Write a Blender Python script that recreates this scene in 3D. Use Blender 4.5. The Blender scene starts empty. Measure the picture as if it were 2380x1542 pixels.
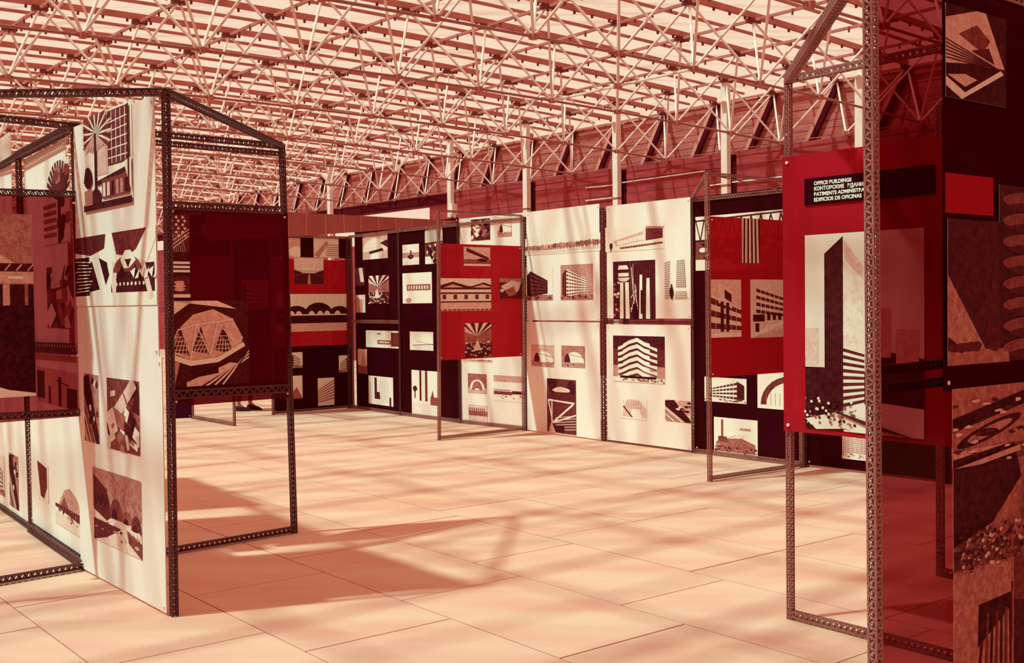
import bpy, bmesh, math, random
from mathutils import Vector, Matrix
# ------------------------------------------------------------------ camera, light, exposure
S = bpy.context.scene
COL = S.collection
F_PX, PITCH, ROLL, EYE = 2605.8, .0248, -.0112, 1.595
cp, sp, cr, sr = math.cos(PITCH), math.sin(PITCH), math.cos(ROLL), math.sin(ROLL)
cam = bpy.data.cameras.new('camera'); cam.sensor_width = 36; cam.sensor_fit = 'HORIZONTAL'
cam.lens = F_PX * 36 / 2380; cam.clip_start = .05; cam.clip_end = 400
co = bpy.data.objects.new('camera', cam); COL.objects.link(co)
R_ = Vector((cr, sr * sp, sr * cp)); U_ = Vector((-sr, cr * sp, cr * cp)); F_ = Vector((0, cp, -sp))
M = Matrix.Identity(4)
for i in range(3):
    M[i][0], M[i][1], M[i][2] = R_[i], U_[i], -F_[i]
M[2][3] = EYE
co.matrix_world = M
S.camera = co
w = bpy.data.worlds.new('sky'); S.world = w; w.use_nodes = True
bgn = w.node_tree.nodes['Background']
bgn.inputs[0].default_value = (.96, .68, .51, 1); bgn.inputs[1].default_value = 1.0
sun = bpy.data.lights.new('sun', 'SUN'); sun.angle = math.radians(2.2)
sun.color = (.42, 1.0, .88); sun.energy = 5.7
so = bpy.data.objects.new('sun', sun); COL.objects.link(so)
so.rotation_euler = Vector((-1.61, -.55, 2.7)).to_track_quat('Z', 'Y').to_euler()
so.location = (-8, -3, 14)
S.view_settings.view_transform = 'Standard'; S.view_settings.look = 'None'
S.view_settings.exposure = 0; S.view_settings.gamma = 1; S.view_settings.use_curve_mapping = False
random.seed(4)

# ------------------------------------------------------------------ materials
MATS = {}
def mat(name, rgb, rough=.8, noise=0., nscale=8., spec=.15, bump=0., dark=None, stretch=None):
    m = bpy.data.materials.new(name); m.use_nodes = True; nt = m.node_tree
    b = nt.nodes['Principled BSDF']
    b.inputs['Base Color'].default_value = (*rgb, 1); b.inputs['Roughness'].default_value = rough
    b.inputs['Specular IOR Level'].default_value = spec
    if noise or bump:
        tc = nt.nodes.new('ShaderNodeTexCoord'); n = nt.nodes.new('ShaderNodeTexNoise')
        n.inputs['Scale'].default_value = nscale; n.inputs['Detail'].default_value = 6
        mp = nt.nodes.new('ShaderNodeMapping')
        if stretch: mp.inputs['Scale'].default_value = stretch
        nt.links.new(tc.outputs['Object'], mp.inputs['Vector']); nt.links.new(mp.outputs[0], n.inputs['Vector'])
        if noise:
            mx = nt.nodes.new('ShaderNodeMix'); mx.data_type = 'RGBA'
            d = dark or tuple(c * (1 - noise) for c in rgb)
            mx.inputs[6].default_value = (*d, 1); mx.inputs[7].default_value = (*rgb, 1)
            mr = nt.nodes.new('ShaderNodeMapRange'); mr.inputs[1].default_value = .3; mr.inputs[2].default_value = .62
            nt.links.new(n.outputs['Fac'], mr.inputs[0]); nt.links.new(mr.outputs[0], mx.inputs[0])
            nt.links.new(mx.outputs[2], b.inputs['Base Color'])
        if bump:
            bp = nt.nodes.new('ShaderNodeBump'); bp.inputs['Strength'].default_value = bump; bp.inputs['Distance'].default_value = .01
            nt.links.new(n.outputs['Fac'], bp.inputs['Height']); nt.links.new(bp.outputs[0], b.inputs['Normal'])
    MATS[name] = m; return m
def plexi(name, tint, body, op, gloss=.014):
    """coloured acrylic: part see-through with tint, part body colour, thin reflection"""
    m = bpy.data.materials.new(name); m.use_nodes = True; nt = m.node_tree; N = nt.nodes; L = nt.links
    N.remove(N['Principled BSDF']); out = N['Material Output']
    t = N.new('ShaderNodeBsdfTransparent'); t.inputs[0].default_value = (*[math.sqrt(c) for c in tint], 1)
    d = N.new('ShaderNodeBsdfDiffuse'); d.inputs[0].default_value = (*body, 1)
    g = N.new('ShaderNodeBsdfGlossy'); g.inputs['Roughness'].default_value = .06; g.inputs[0].default_value = (.9, .3, .3, 1)
    a = N.new('ShaderNodeMixShader'); a.inputs[0].default_value = op
    L.new(t.outputs[0], a.inputs[1]); L.new(d.outputs[0], a.inputs[2])
    c = N.new('ShaderNodeMixShader'); c.inputs[0].default_value = gloss
    L.new(a.outputs[0], c.inputs[1]); L.new(g.outputs[0], c.inputs[2]); L.new(c.outputs[0], out.inputs[0])
    MATS[name] = m; return m
mat('paper', (.98, .71, .64), .85, .07, 1.3, stretch=(3, 3, .6))
mat('paper_warm', (.98, .74, .66), .85, .05, 1.6, stretch=(3, 3, .6))
mat('floor', (.82, .395, .285), .85, .22, 1.7, bump=.15, dark=(.77, .29, .225), stretch=(.5, 1.6, 1))
mat("joint", (.72, .25, .20), .9)
mat('steel_dark', (.13, .022, .025), .5, .3, 30, spec=.3)
mat('steel_mid', (.42, .12, .10), .5, .3, 30, spec=.3)
mat('steel_white', (.90, .64, .58), .5, .12, 6, spec=.2)
mat('steel_brown', (.55, .15, .12), .6, .25, 5)
mat('steel_clip', (.2, .03, .03), .6)
mat('plank_light', (.58, .125, .105), .85, .35, 3, stretch=(1, 1, 6), bump=.2)
mat('brace_lit', (.75, .24, .19), .85, .2, 3)
mat('plank_dark', (.42, .042, .047), .85, .35, 3, stretch=(1, 1, 6), bump=.2)
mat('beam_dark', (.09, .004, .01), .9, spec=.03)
mat('black_panel', (.045, .0005, .003), .6, .3, 2, spec=.03)
mat('wine_panel', (.07, .004, .03), .5, .25, 2, spec=.04)
mat('ink', (.035, .001, .005), .7, spec=.02)
mat('letter', (.95, .75, .66), .8)
mat('canvas', (.42, .09, .085), .9, .15, 4)
mat('seam', (.6, .2, .17), .9)
mat('bolt', (.9, .7, .6), .3)
mat('skin', (.62, .22, .16), .6); mat('coat', (.05, .004, .01), .9); mat('hair', (.05, .01, .01), .8); mat('shoe', (.08, .01, .012), .4)
plexi('red_plexi', (.5, .02, .03), (.60, .014, .027), .66)
plexi('smoke_plexi', (.34, .045, .055), (.05, .003, .006), .09)
plexi('dark_plexi', (.3, .03, .05), (.04, .002, .007), .78)
plexi('deep_plexi', (.26, .02, .035), (.17, .003, .018), .4)
plexi('night_plexi', (.12, .01, .02), (.06, .001, .006), .6)
plexi('left_plexi', (.38, .06, .07), (.09, .004, .012), .10)

def print_mat():
    m = bpy.data.materials.new('photographic_print'); m.use_nodes = True; nt = m.node_tree; N = nt.nodes; L = nt.links
    b = N['Principled BSDF']; b.inputs['Roughness'].default_value = .8; b.inputs['Specular IOR Level'].default_value = .04
    at = N.new('ShaderNodeAttribute'); at.attribute_name = 'tone'
    tc = N.new('ShaderNodeTexCoord')
    n1 = N.new('ShaderNodeTexNoise'); n1.inputs['Scale'].default_value = 34; n1.inputs['Detail'].default_value = 9; n1.inputs['Roughness'].default_value = .7
    L.new(tc.outputs['Object'], n1.inputs['Vector'])
    mr = N.new('ShaderNodeMapRange'); mr.inputs[1].default_value = .3; mr.inputs[2].default_value = .7
    mr.inputs[3].default_value = -.09; mr.inputs[4].default_value = .10
    L.new(n1.outputs['Fac'], mr.inputs[0])
    ad = N.new('ShaderNodeMath'); ad.operation = 'ADD'; L.new(at.outputs['Fac'], ad.inputs[0]); L.new(mr.outputs[0], ad.inputs[1])
    r = N.new('ShaderNodeValToRGB'); e = r.color_ramp.elements
    e[0].position = 0; e[0].color = (.04, .0015, .005, 1); e[1].position = .9; e[1].color = (.95, .72, .61, 1)
    for p, c in ((.28, (.17, .018, .022)), (.5, (.42, .09, .075)), (.72, (.80, .38, .32))):
        k = e.new(p); k.color = (*c, 1)
    L.new(ad.outputs[0], r.inputs[0]); L.new(r.outputs[0], b.inputs['Base Color'])
    MATS['print'] = m
print_mat()

def roof_mat():
    m = bpy.data.materials.new('roof_sheet'); m.use_nodes = True; nt = m.node_tree; N = nt.nodes; L = nt.links
    N.remove(N['Principled BSDF'])
    tc = N.new('ShaderNodeTexCoord'); mp = N.new('ShaderNodeMapping'); mp.inputs['Rotation'].default_value = (0, 0, -.6968)
    mp.inputs['Scale'].default_value = (.35, 2.2, 1)
    n = N.new('ShaderNodeTexNoise'); n.inputs['Scale'].default_value = 1.6; n.inputs['Detail'].default_value = 5
    L.new(tc.outputs['Object'], mp.inputs[0]); L.new(mp.outputs[0], n.inputs['Vector'])
    r = N.new('ShaderNodeValToRGB'); e = r.color_ramp.elements
    e[0].position = .28; e[0].color = (.78, .58, .52, 1); e[1].position = .5; e[1].color = (.94, .93, .92, 1)
    L.new(n.outputs['Fac'], r.inputs[0])
    t = N.new('ShaderNodeBsdfTransparent'); L.new(r.outputs[0], t.inputs[0])
    d = N.new('ShaderNodeBsdfTranslucent'); d.inputs[0].default_value = (.8, .6, .5, 1)
    x = N.new('ShaderNodeMixShader'); x.inputs[0].default_value = .12
    L.new(t.outputs[0], x.inputs[1]); L.new(d.outputs[0], x.inputs[2]); L.new(x.outputs[0], N['Material Output'].inputs[0])
    MATS['roof'] = m
roof_mat()

# ------------------------------------------------------------------ helpers
class MB:
    def __init__(s): s.v = []; s.f = []
    def box(s, c, ax, ay, az):
        """box with centre c and HALF axis vectors"""
        c, ax, ay, az = map(Vector, (c, ax, ay, az)); n = len(s.v)
        for i in (-1, 1):
            for j in (-1, 1):
                for k in (-1, 1): s.v.append(c + ax * i + ay * j + az * k)
        for q in ((0, 1, 3, 2), (4, 6, 7, 5), (0, 4, 5, 1), (2, 3, 7, 6), (0, 2, 6, 4), (1, 5, 7, 3)):
            s.f.append([n + t for t in q])
        return s
    def bar(s, a, b, w, h=None, up=(0, 0, 1)):
        a, b = Vector(a), Vector(b); d = b - a; h = h or w
        side = d.cross(Vector(up))
        if side.length < 1e-6: side = d.cross(Vector((1, 0, 0)))
        side.normalize(); u2 = side.cross(d).normalized()
        return s.box((a + b) / 2, d / 2, side * w / 2, u2 * h / 2)
    def tube(s, a, b, r, n=8, r2=None):
        a, b = Vector(a), Vector(b); d = (b - a).normalized(); r2 = r if r2 is None else r2
        x = d.orthogonal().normalized(); y = d.cross(x); k = len(s.v)
        for P, q in ((a, r), (b, r2)):
            for i in range(n):
                t = 2 * math.pi * i / n; s.v.append(P + (x * math.cos(t) + y * math.sin(t)) * q)
        for i in range(n): s.f.append([k + i, k + (i + 1) % n, k + n + (i + 1) % n, k + n + i])
        s.f.append([k + i for i in range(n)][::-1]); s.f.append([k + n + i for i in range(n)])
        return s
    def mesh(s, name, m):
        me = bpy.data.meshes.new(name); me.from_pydata([tuple(v) for v in s.v], [], s.f); me.materials.append(MATS[m]); me.update()
        return me
    def build(s, name, m, parent=None, origin=None, **kw):
        o_ = Vector(origin) if origin is not None else Vector((0, 0, 0))
        if parent is not None and origin is None: o_ = parent['_o'] and Vector(parent['_o'])
        s.v = [Vector(v) - o_ for v in s.v]
        o = bpy.data.objects.new(name, s.mesh(name, m)); COL.objects.link(o)
        if parent is None: o.location = o_
        else: o.parent = parent
        o['_o'] = o_
        for k, v in kw.items(): o[k] = v
        return o
def thing(name, loc, label=None, cat=None, group=None, kind=None):
    o = bpy.data.objects.new(name, None); COL.objects.link(o); o.location = loc; o['_o'] = Vector(loc)
    o.empty_display_size = .2
    if label: o['label'] = label
    if cat: o['category'] = cat
    if group: o['group'] = group
    if kind: o['kind'] = kind
    return o
def place(me, name, parent, mtx):
    o = bpy.data.objects.new(name, me); COL.objects.link(o); o.parent = parent
    o.matrix_local = Matrix.Translation(-Vector(parent['_o'])) @ mtx
    return o
def along(a, b):
    a, b = Vector(a), Vector(b); d = b - a
    q = d.to_track_quat('Z', 'Y').to_matrix().to_4x4()
    return Matrix.Translation(a) @ q @ Matrix.Diagonal((1, 1, d.length, 1))
def ray(px, py):
    X, Y = px - 1190, py - 771
    a = X * cr + Y * sr; b = -X * sr + Y * cr
    return Vector((a, F_PX * cp - b * sp, -F_PX * sp - b * cp))
def ground(px, py, z=0.):
    d = ray(px, py); t = (z - EYE) / d.z
    return Vector((d.x * t, d.y * t, z))
def at_depth(px, py, y):
    d = ray(px, py); t = y / d.y
    return Vector((d.x * t, y, EYE + d.z * t))

# ------------------------------------------------------------------ floor
YAW = .6741; MOD = 1.39
gu = Vector((-math.sin(YAW), math.cos(YAW), 0)); gv = Vector((math.cos(YAW), math.sin(YAW), 0))
C0 = Vector((-2.59, 6.762, 0))
def G(a, b, z=0.): return C0 + gu * a + gv * b + Vector((0, 0, z))      # metres along the exhibition grid
fl = MB().box((0, 25, -.06), (70, 0, 0), (0, 62, 0), (0, 0, .04)).build('floor', 'joint', kind='structure', origin=(0, 0, 0))
SW, SL = .825, 1.30
slab_me = {}
def slab_obj(a0, a1, b0, b1, dz):
    g = .004
    key = (round(a1 - a0, 3),)
    if key not in slab_me:
        la, lb = (a1 - a0) / 2 - g, (b1 - b0) / 2 - g
        slab_me[key] = [MB().box((0, 0, -.01), gu * la, gv * lb, (0, 0, .01)).mesh('slab', 'floor') for _ in range(1)]
    return place(slab_me[key][0], 'slab', fl, Matrix.Translation(G((a0 + a1) / 2, (b0 + b1) / 2, dz)))
offs = {-1: -1.88, 0: -2.28, 1: -1.82, 2: -1.36, 3: -2.4, 4: -1.1}
far = MB(); ns = 0; cand = []
for r in range(-9, 24):
    b0 = -.575 + (r + 1) * SW
    o0 = offs.get(r, -random.random() * SL)
    for k in range(-9, 24):
        a0 = o0 + k * SL; c = G(a0 + SL / 2, b0 + SW / 2)
        vis = c.y > 2.6 and abs(c.x) < c.y * .5 + 1.2
        cand.append((c.length if vis else 900 + c.length, a0, b0))
cand.sort()
for i, (d, a0, b0) in enumerate(cand):
    if i < 290: slab_obj(a0, a0 + SL, b0, b0 + SW, random.uniform(-.0008, .0008))
    else: far.box(G(a0 + SL / 2, b0 + SW / 2, -.0105), gu * (SL / 2 - .004), gv * (SW / 2 - .004), (0, 0, .01))
far.build('slab_field', 'floor', fl, kind='stuff')
# distant floor beyond the slab field
MB().box((0, 55, -.016), (68, 0, 0), (0, 32, 0), (0, 0, .004)).build('far_floor', 'floor', fl, kind='stuff')

# ------------------------------------------------------------------ roof: translucent sheets, purlins, space frame
RY = .6968; ru = Vector((-math.sin(RY), math.cos(RY), 0)); rv = Vector((math.cos(RY), math.sin(RY), 0))
RO = Vector((4.993, 20.828, 0)); HB, HT = 3.0925, 4.2072
AU, AV = 1.411, 1.4156
def RP(i, j, h):
    a, b = i * AU, j * AV; bb = max(b, -21)
    return RO + ru * a + rv * b + Vector((0, 0, EYE + h - .0047 * a - .0027 * b - .0027 * (bb + 8) ** 2))
TU, TV = .42, -.57
I0, I1, J0, J1 = -12, 33, -15, 0
ce = thing('ceiling', RP(0, -7, HT), kind='structure')
js = [J0 + TV + k for k in range(J1 - J0 + 2)]        # purlin support lines ... .43
def vcurve(i, j0, j1, h, wd, ht_, name, m, parent, **kw):
    b = MB(); n = max(1, int(round(j1 - j0)))
    for k in range(n):
        p, q = RP(i, j0 + (j1 - j0) * k / n, h), RP(i, j0 + (j1 - j0) * (k + 1) / n, h)
        if ht_ is None: b.tube(p, q, wd, 6)
        else: b.bar(p, q, wd, ht_)
    return b.build(name, m, parent, **kw)
clip = MB()
for i in range(I0, I1):
    vcurve(i + TU, J0 + TV, .43, HT + .07, .06, .085, 'purlin', 'steel_brown', ce)
    vcurve(i + TU + .5, J0 + TV, .43, HT + .09, .032, .042, 'secondary_purlin', 'steel_brown', ce)
    if -4 <= i < 16:
        for k in range(4 * 14):
            j = .3 - k * .25
            c = RP(i + TU, j, HT); clip.box(c, ru * .014, rv * .014, (0, 0, .02))
for j in js:
    if j > -12:
        for k in range(-10, 90):
            c = RP(k * .25 + .17, j, HT - .045); clip.box(c, ru * .011, rv * .011, (0, 0, .022))
clip.build('clip_bolts', 'steel_clip', ce, kind='stuff')
# sheets : each about one bay by three cells
ns = 0; rest = MB(); cand = []
for i in range(I0, I1):
    for k in range(0, 6):
        j1 = .5 - 3 * k; j0 = max(j1 - 3, J0 + TV)
        cand.append((i, j0, j1))
def sheet(b, i, j0, j1):
    n = 3; g = .012
    for k in range(n):
        a0, a1 = j0 + (j1 - j0) * k / n + (g if k == 0 else 0), j0 + (j1 - j0) * (k + 1) / n
        q = [RP(i + TU + g, a0, HT + .135), RP(i + 1 + TU - g, a0, HT + .135), RP(i + 1 + TU - g, a1, HT + .135), RP(i + TU + g, a1, HT + .135)]
        n0 = len(b.v); b.v += q; b.f.append([n0, n0 + 1, n0 + 2, n0 + 3])
for (i, j0, j1) in cand: sheet(b := MB(), i, j0, j1); b.build('roof_sheet', 'roof', ce)

sf = thing('space_frame', RP(2, -5, HB), 'white tubular steel space frame of crossing struts under the translucent roof', 'roof frame')
strut_me = MB().tube((0, 0, 0), (0, 0, 1), 0.0185, 8).mesh('strut', 'steel_white')
hub = MB()
hub.tube((0, 0, -.035), (0, 0, .035), .045, 8); hub.box((0, 0, 0), ru * .075, rv * .012, (0, 0, .022)); hub.box((0, 0, 0), ru * .012, rv * .075, (0, 0, .022))
hub_me = hub.mesh('hub', 'steel_brown')
struts = []; nodes = []
def vis(P):
    d = P - Vector((0, 0, EYE))
    x, y, z = d.dot(R_), d.dot(F_), d.dot(U_)
    if y < 1: return 0
    return abs(F_PX * x / y) < 1250 and abs(F_PX * z / y) < 850
for i in range(I0, I1 + 1):
    for j in range(J0, 1):
        if i % 2 and j != 0 and (i, j) != (-1, -4): continue
        P = RP(i, j, HB); nodes.append(P)
        for di in (TU, TU - 1):
            for dj in (.43, TV):
                if j == 0 and dj == TV and i % 2: continue
                struts.append((P, RP(i + di, j + dj, HT)))
camP = Vector((0, 0, EYE))
struts.sort(key=lambda t: (not (vis(t[0]) or vis(t[1])), (t[0] - camP).length))
for a, b in struts[:300]: place(strut_me, 'strut', sf, along(a, b))
r = MB()
for a, b in struts[300:]: r.tube(a, b, 0.0185, 6)
r.build('distant_struts', 'steel_white', sf, kind='stuff')
nodes.sort(key=lambda t: (not vis(t), (t - camP).length))
for P in nodes[:220]: place(hub_me, 'hub', sf, Matrix.Translation(P))
r = MB()
for P in nodes[220:]: r.tube(P - Vector((0, 0, .05)), P + Vector((0, 0, .05)), .07, 6)
r.build('distant_hubs', 'steel_brown', sf, kind='stuff')
for i in range(I0, I1 + 1):
    if i % 2 == 0: vcurve(i, J0, 0, HB, .019, None, 'bottom_chord', 'steel_mid', sf)
for j in js:
    b = MB(); b.bar(RP(I0, j, HT), RP(I1, j, HT), .036, .04); b.build('top_chord', 'steel_brown', sf)
    # gusset plates where the struts meet the top chord
b = MB(); b.tube(RP(-2, -4, HB), RP(0, -4, HB), .019, 6); b.build('cross_chord', 'steel_white', sf)
b = MB(); b.tube(RP(I0, 0, HB), RP(I1, 0, HB), .008, 6); b.build('edge_chord', 'steel_mid', sf)
gs = MB()
for i in range(-8, 16):
    for j in js:
        if j < -11: continue
        P = RP(i + TU, j, HT - .01); gs.box(P, ru * .06, rv * .10, (0, 0, .03))
gs.build('gusset_plates', 'steel_clip', sf, kind='stuff')

# ------------------------------------------------------------------ steel columns
for k, (i, lab) in enumerate(((-1.57, 'pale square steel column standing behind the tall red office buildings panel'),
        (.43, 'pale square steel column rising behind the dark panel beside the far right lattice post'),
        (2.43, 'pale square steel column above the joint of the two broad white panels'),
        (4.43, 'pale square steel column at the left edge of the broad white panels'),
        (6.43, 'pale square steel column carrying the small white box'),
        (10.43, 'pale square steel column rising left of centre behind the canvas canopy, nearer the canopy tip'),
        (12.43, 'distant pale square steel column rising beside the dark lattice post on the left'))):
    top = RP(i, TV, HT + .02); base = Vector((top.x, top.y, 0))
    t = thing('steel_column', base, lab, 'column', 'columns along the plank wall')
    MB().box(base + Vector((0, 0, (top.z + 0) / 2)), ru * .07, rv * .055, (0, 0, top.z / 2)).build('shaft', 'steel_white', t)
    MB().box(top - Vector((0, 0, .42)), ru * .06, rv * .17, (0, 0, .012)).build('bracket', 'steel_white', t)
    MB().box(base + Vector((0, 0, .01)), ru * .14, rv * .14, (0, 0, .01)).build('base_plate', 'steel_mid', t)
    MB().box(top - Vector((0, 0, 1.95)) , ru * .074, rv * .059, (0, 0, .02)).build('collar', 'steel_mid', t)
P = RP(6.43, TV, HB) - Vector((0, 0, .62)) - ru * .16 - rv * .06
lb = MB().box(P, ru * .08, rv * .07, (0, 0, .13)).box(P - rv * .075, ru * .07, rv * .006, (0, 0, .115))
lb.build('lamp_box', 'steel_white', origin=P, label='small white box fixed to the column left of the red and white panels', category='lamp')

# ------------------------------------------------------------------ back wall of planks
wb = thing('wall_back', RP(2, .6, 0) * 1, kind='structure')
UW = .52; FW = .07
ztop = lambda i: RP(i, .5, HT + .01).z
def plank(i0, i1, j, z0, z1, m, jit=0., name='plank', t=.018):
    c = (RP(i0, j, 0) + RP(i1, j, 0)) / 2; c.z = (z0 + z1) / 2
    h = ru * ((i1 - i0) * AU / 2 - .004)
    MB().box(c + rv * jit, h, rv * t, (0, 0, (z1 - z0) / 2 - .004)).build(name, m, wb)
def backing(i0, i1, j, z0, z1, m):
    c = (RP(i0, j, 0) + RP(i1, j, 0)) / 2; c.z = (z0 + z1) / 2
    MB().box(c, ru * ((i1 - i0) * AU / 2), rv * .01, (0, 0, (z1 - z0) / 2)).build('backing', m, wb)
bays = [-7.57 + 2 * k for k in range(21)]
zf = EYE + 2.90; zb = zf - .25
for bi, i0 in enumerate(bays):
    i1 = i0 + 2; ztt = min(ztop(i0), ztop(i1)); n = 10
    if bi > 14: plank(i0, i1, UW, zb, ztt, 'plank_light')
    else:
        for k in range(n): plank(i0, i1, UW, zb + (ztt - zb) * k / n, zb + (ztt - zb) * (k + 1) / n, 'plank_light', random.uniform(-.006, .006))
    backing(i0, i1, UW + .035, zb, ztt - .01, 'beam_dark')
    c = (RP(i0, 0, 0) + RP(i1, 0, 0)) / 2 + rv * ((UW + FW) / 2 * AV); c.z = zf - .04
    MB().box(c, ru * AU, rv * ((UW - FW) / 2 * AV + .02), (0, 0, .02)).build('ledge', 'plank_dark', wb)
    a, b = RP(i0, UW - .03, 0), RP(i1, UW - .03, 0); a.z = ztop(i0) + .015; b.z = ztop(i1) + .015
    MB().bar(a, b, .02, .035).build('edge_strip', 'steel_white', wb)
for i in range(-7, 21):       # inclined dark bars under every top node; pale strips beside paint their lit side
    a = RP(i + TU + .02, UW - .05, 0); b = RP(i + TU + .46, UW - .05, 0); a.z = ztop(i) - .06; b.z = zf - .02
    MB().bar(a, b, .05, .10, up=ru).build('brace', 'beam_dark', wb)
    MB().bar(a + ru * .10 - rv * .02, b + ru * .10 - rv * .02, .03, .08, up=ru).build('lit_strip', 'brace_lit', wb)
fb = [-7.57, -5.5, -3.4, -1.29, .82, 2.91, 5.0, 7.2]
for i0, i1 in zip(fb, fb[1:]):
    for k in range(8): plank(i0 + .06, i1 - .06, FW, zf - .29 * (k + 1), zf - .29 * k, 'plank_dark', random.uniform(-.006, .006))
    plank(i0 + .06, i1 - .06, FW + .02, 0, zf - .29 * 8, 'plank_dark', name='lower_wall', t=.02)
for k in range(7): plank(7.2 + 2 * k, 9.2 + 2 * k, FW, EYE + 2.60, EYE + 2.85, 'beam_dark', name='lintel_beam', t=.06)
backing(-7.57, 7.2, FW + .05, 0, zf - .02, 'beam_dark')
plank(7.2, 7.93, FW, 0, EYE + 2.60, 'plank_dark', name='pier')
plank(21.2, 34.4, FW, 0, zf, 'plank_dark', name='pier')
backing(7.93, 11.4, FW + .04, 0, 3.3, 'plank_dark'); backing(11.4, 21.2, FW + .04, 0, 3.8, 'plank_dark')
# pale bars on the dark boards, shaped as highlights of the board edges
def fpt(px, py, j=FW):      # pixel on the fascia plane
    d = ray(px, py); o = RP(0, j, 0); n = rv
    t = (o - camP).dot(n) / d.dot(n); return camP + d * t
for a, b in (((1365, 437), (1427, 431)), ((1365, 467), (1427, 460)), ((1450, 425), (1642, 398)), ((1652, 432), (1681, 428)), ((1706, 424), (1822, 411))):
    p, q = fpt(*a) - rv * .05, fpt(*b) - rv * .05
    MB().bar(p, q, .02, .022).build('rail', 'steel_white', wb)
# end wall of the hall, far away on the left
wl = thing('wall_left', RP(I1, -8, 0), kind='structure')
for k in range(12):
    z0 = k * .45; c = RP(I1, -16, 0); c.z = z0 + .225
    MB().box(c, rv * 24, ru * .03, (0, 0, .22)).build('board', 'plank_dark', wl)

# the hall's other two sides, outside the frame, put in to cut side light
wr = thing('wall_right', RP(I0, -8, 0), kind='structure'); wf = thing('wall_front', RP(0, J0, 0), kind='structure')
for k in range(11):
    c = RP(I0 + TU, -7.5, 0); c.z = k * .5 + .25
    MB().box(c, rv * 11.8, ru * .03, (0, 0, .245)).build('board', 'plank_dark', wr)
    c = RP((I0 + I1) / 2, J0 - .6, 0); c.z = k * .5 + .25
    MB().box(c, ru * 32, rv * .03, (0, 0, .245)).build('board', 'plank_dark', wf)

# ------------------------------------------------------------------ lattice frames
def lattice(name, parent, a, b, w=.038, m='steel_dark', pitch=None, face=None, edge=None):
    """square lattice member of four corner strips with zigzag lacing between them"""
    edge = edge or w * .2
    a, b = Vector(a), Vector(b); d = b - a; L = d.length; d.normalize()
    x = Vector((0, 0, 1)) if abs(d.z) < .5 else gu.copy()
    x = (x - d * x.dot(d)).normalized(); y = d.cross(x)
    mb = MB(); h = w / 2 - edge / 2
    for i in (-1, 1):
        for j in (-1, 1): mb.box((a + b) / 2 + x * i * h + y * j * h, d * L / 2, x * edge / 2, y * edge / 2)
    pitch = pitch or w * .95; n = max(2, int(L / pitch)); st = L / n; t = .0016; lw = w * .085
    for k in range(n):
        s0 = a + d * st * k; s1 = s0 + d * st; sm = (s0 + s1) / 2
        for (p, q) in ((x, y), (y, x)):
            for sgn in (-1, 1):
                o = q * sgn * (w / 2 - t)
                for (A, B) in ((s0 - p * h, sm + p * h), (sm + p * h, s1 - p * h)):
                    A = A + o; B = B + o; dd = (B - A); sd = dd.cross(q).normalized()
                    mb.box((A + B) / 2, dd / 2, sd * lw, q * t)
    return mb.build(name, m, parent)

class Leaf:
    """vertical plane between two points on the floor; pixel -> (distance along, height)"""
    def __init__(s, p, q):
        s.p, s.q = Vector(p), Vector(q); s.d = (s.q - s.p).normalized(); s.L = (s.q - s.p).length
        s.n = Vector((s.d.y, -s.d.x, 0))
        if s.n.dot(camP - s.p) < 0: s.n = -s.n
    def uv(s, px, py):
        r = ray(px, py); t = (s.p - camP).dot(s.n) / r.dot(s.n); P = camP + r * t
        return (P - s.p).dot(s.d), P.z
    def P(s, a, z, off=0.): return s.p + s.d * a + Vector((0, 0, z)) + s.n * off
    def sheet(s, a0, a1, z0, z1, t=.004, off=0.):
        return MB().box(s.P((a0 + a1) / 2, (z0 + z1) / 2, off), s.d * (a1 - a0) / 2, s.n * t / 2, (0, 0, (z1 - z0) / 2))

# ---------- pictures: list of (tone, polygon) in unit square
def clipu(poly):
    for ax, lim, sg in ((0, 0, 1), (0, 1, -1), (1, 0, 1), (1, 1, -1)):
        out = []
        for i in range(len(poly)):
            a, b = poly[i - 1], poly[i]
            ia, ib = (a[ax] - lim) * sg >= 0, (b[ax] - lim) * sg >= 0
            if ia != ib:
                t = (lim - a[ax]) / (b[ax] - a[ax]); out.append((a[0] + (b[0] - a[0]) * t, a[1] + (b[1] - a[1]) * t))
            if ib: out.append(b)
        poly = out
        if len(poly) < 3: return []
    return poly
def Q(t, *p): return (t, list(p))
def rc(t, x0, y0, x1, y1): return (t, [(x0, y0), (x1, y0), (x1, y1), (x0, y1)])
def ln(t, x0, y0, x1, y1, w=.02):
    dx, dy = x1 - x0, y1 - y0; l = math.hypot(dx, dy) or 1; nx, ny = -dy / l * w / 2, dx / l * w / 2
    return (t, [(x0 + nx, y0 + ny), (x0 - nx, y0 - ny), (x1 - nx, y1 - ny), (x1 + nx, y1 + ny)])
def bl(t, cx, cy, rx, ry, R, n=11, ro=.3):
    return (t, [(cx + rx * math.cos(6.283 * k / n) * (1 - ro * R.random()), cy + ry * math.sin(6.283 * k / n) * (1 - ro * R.random())) for k in range(n)])
def arc(t, cx, cy, rx, ry, a0=0, a1=180, n=14):
    return (t, [(cx + rx * math.cos(math.radians(a0 + (a1 - a0) * k / n)), cy + ry * math.sin(math.radians(a0 + (a1 - a0) * k / n))) for k in range(n + 1)])
def lerp(a, b, t): return a + (b - a) * t
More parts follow.
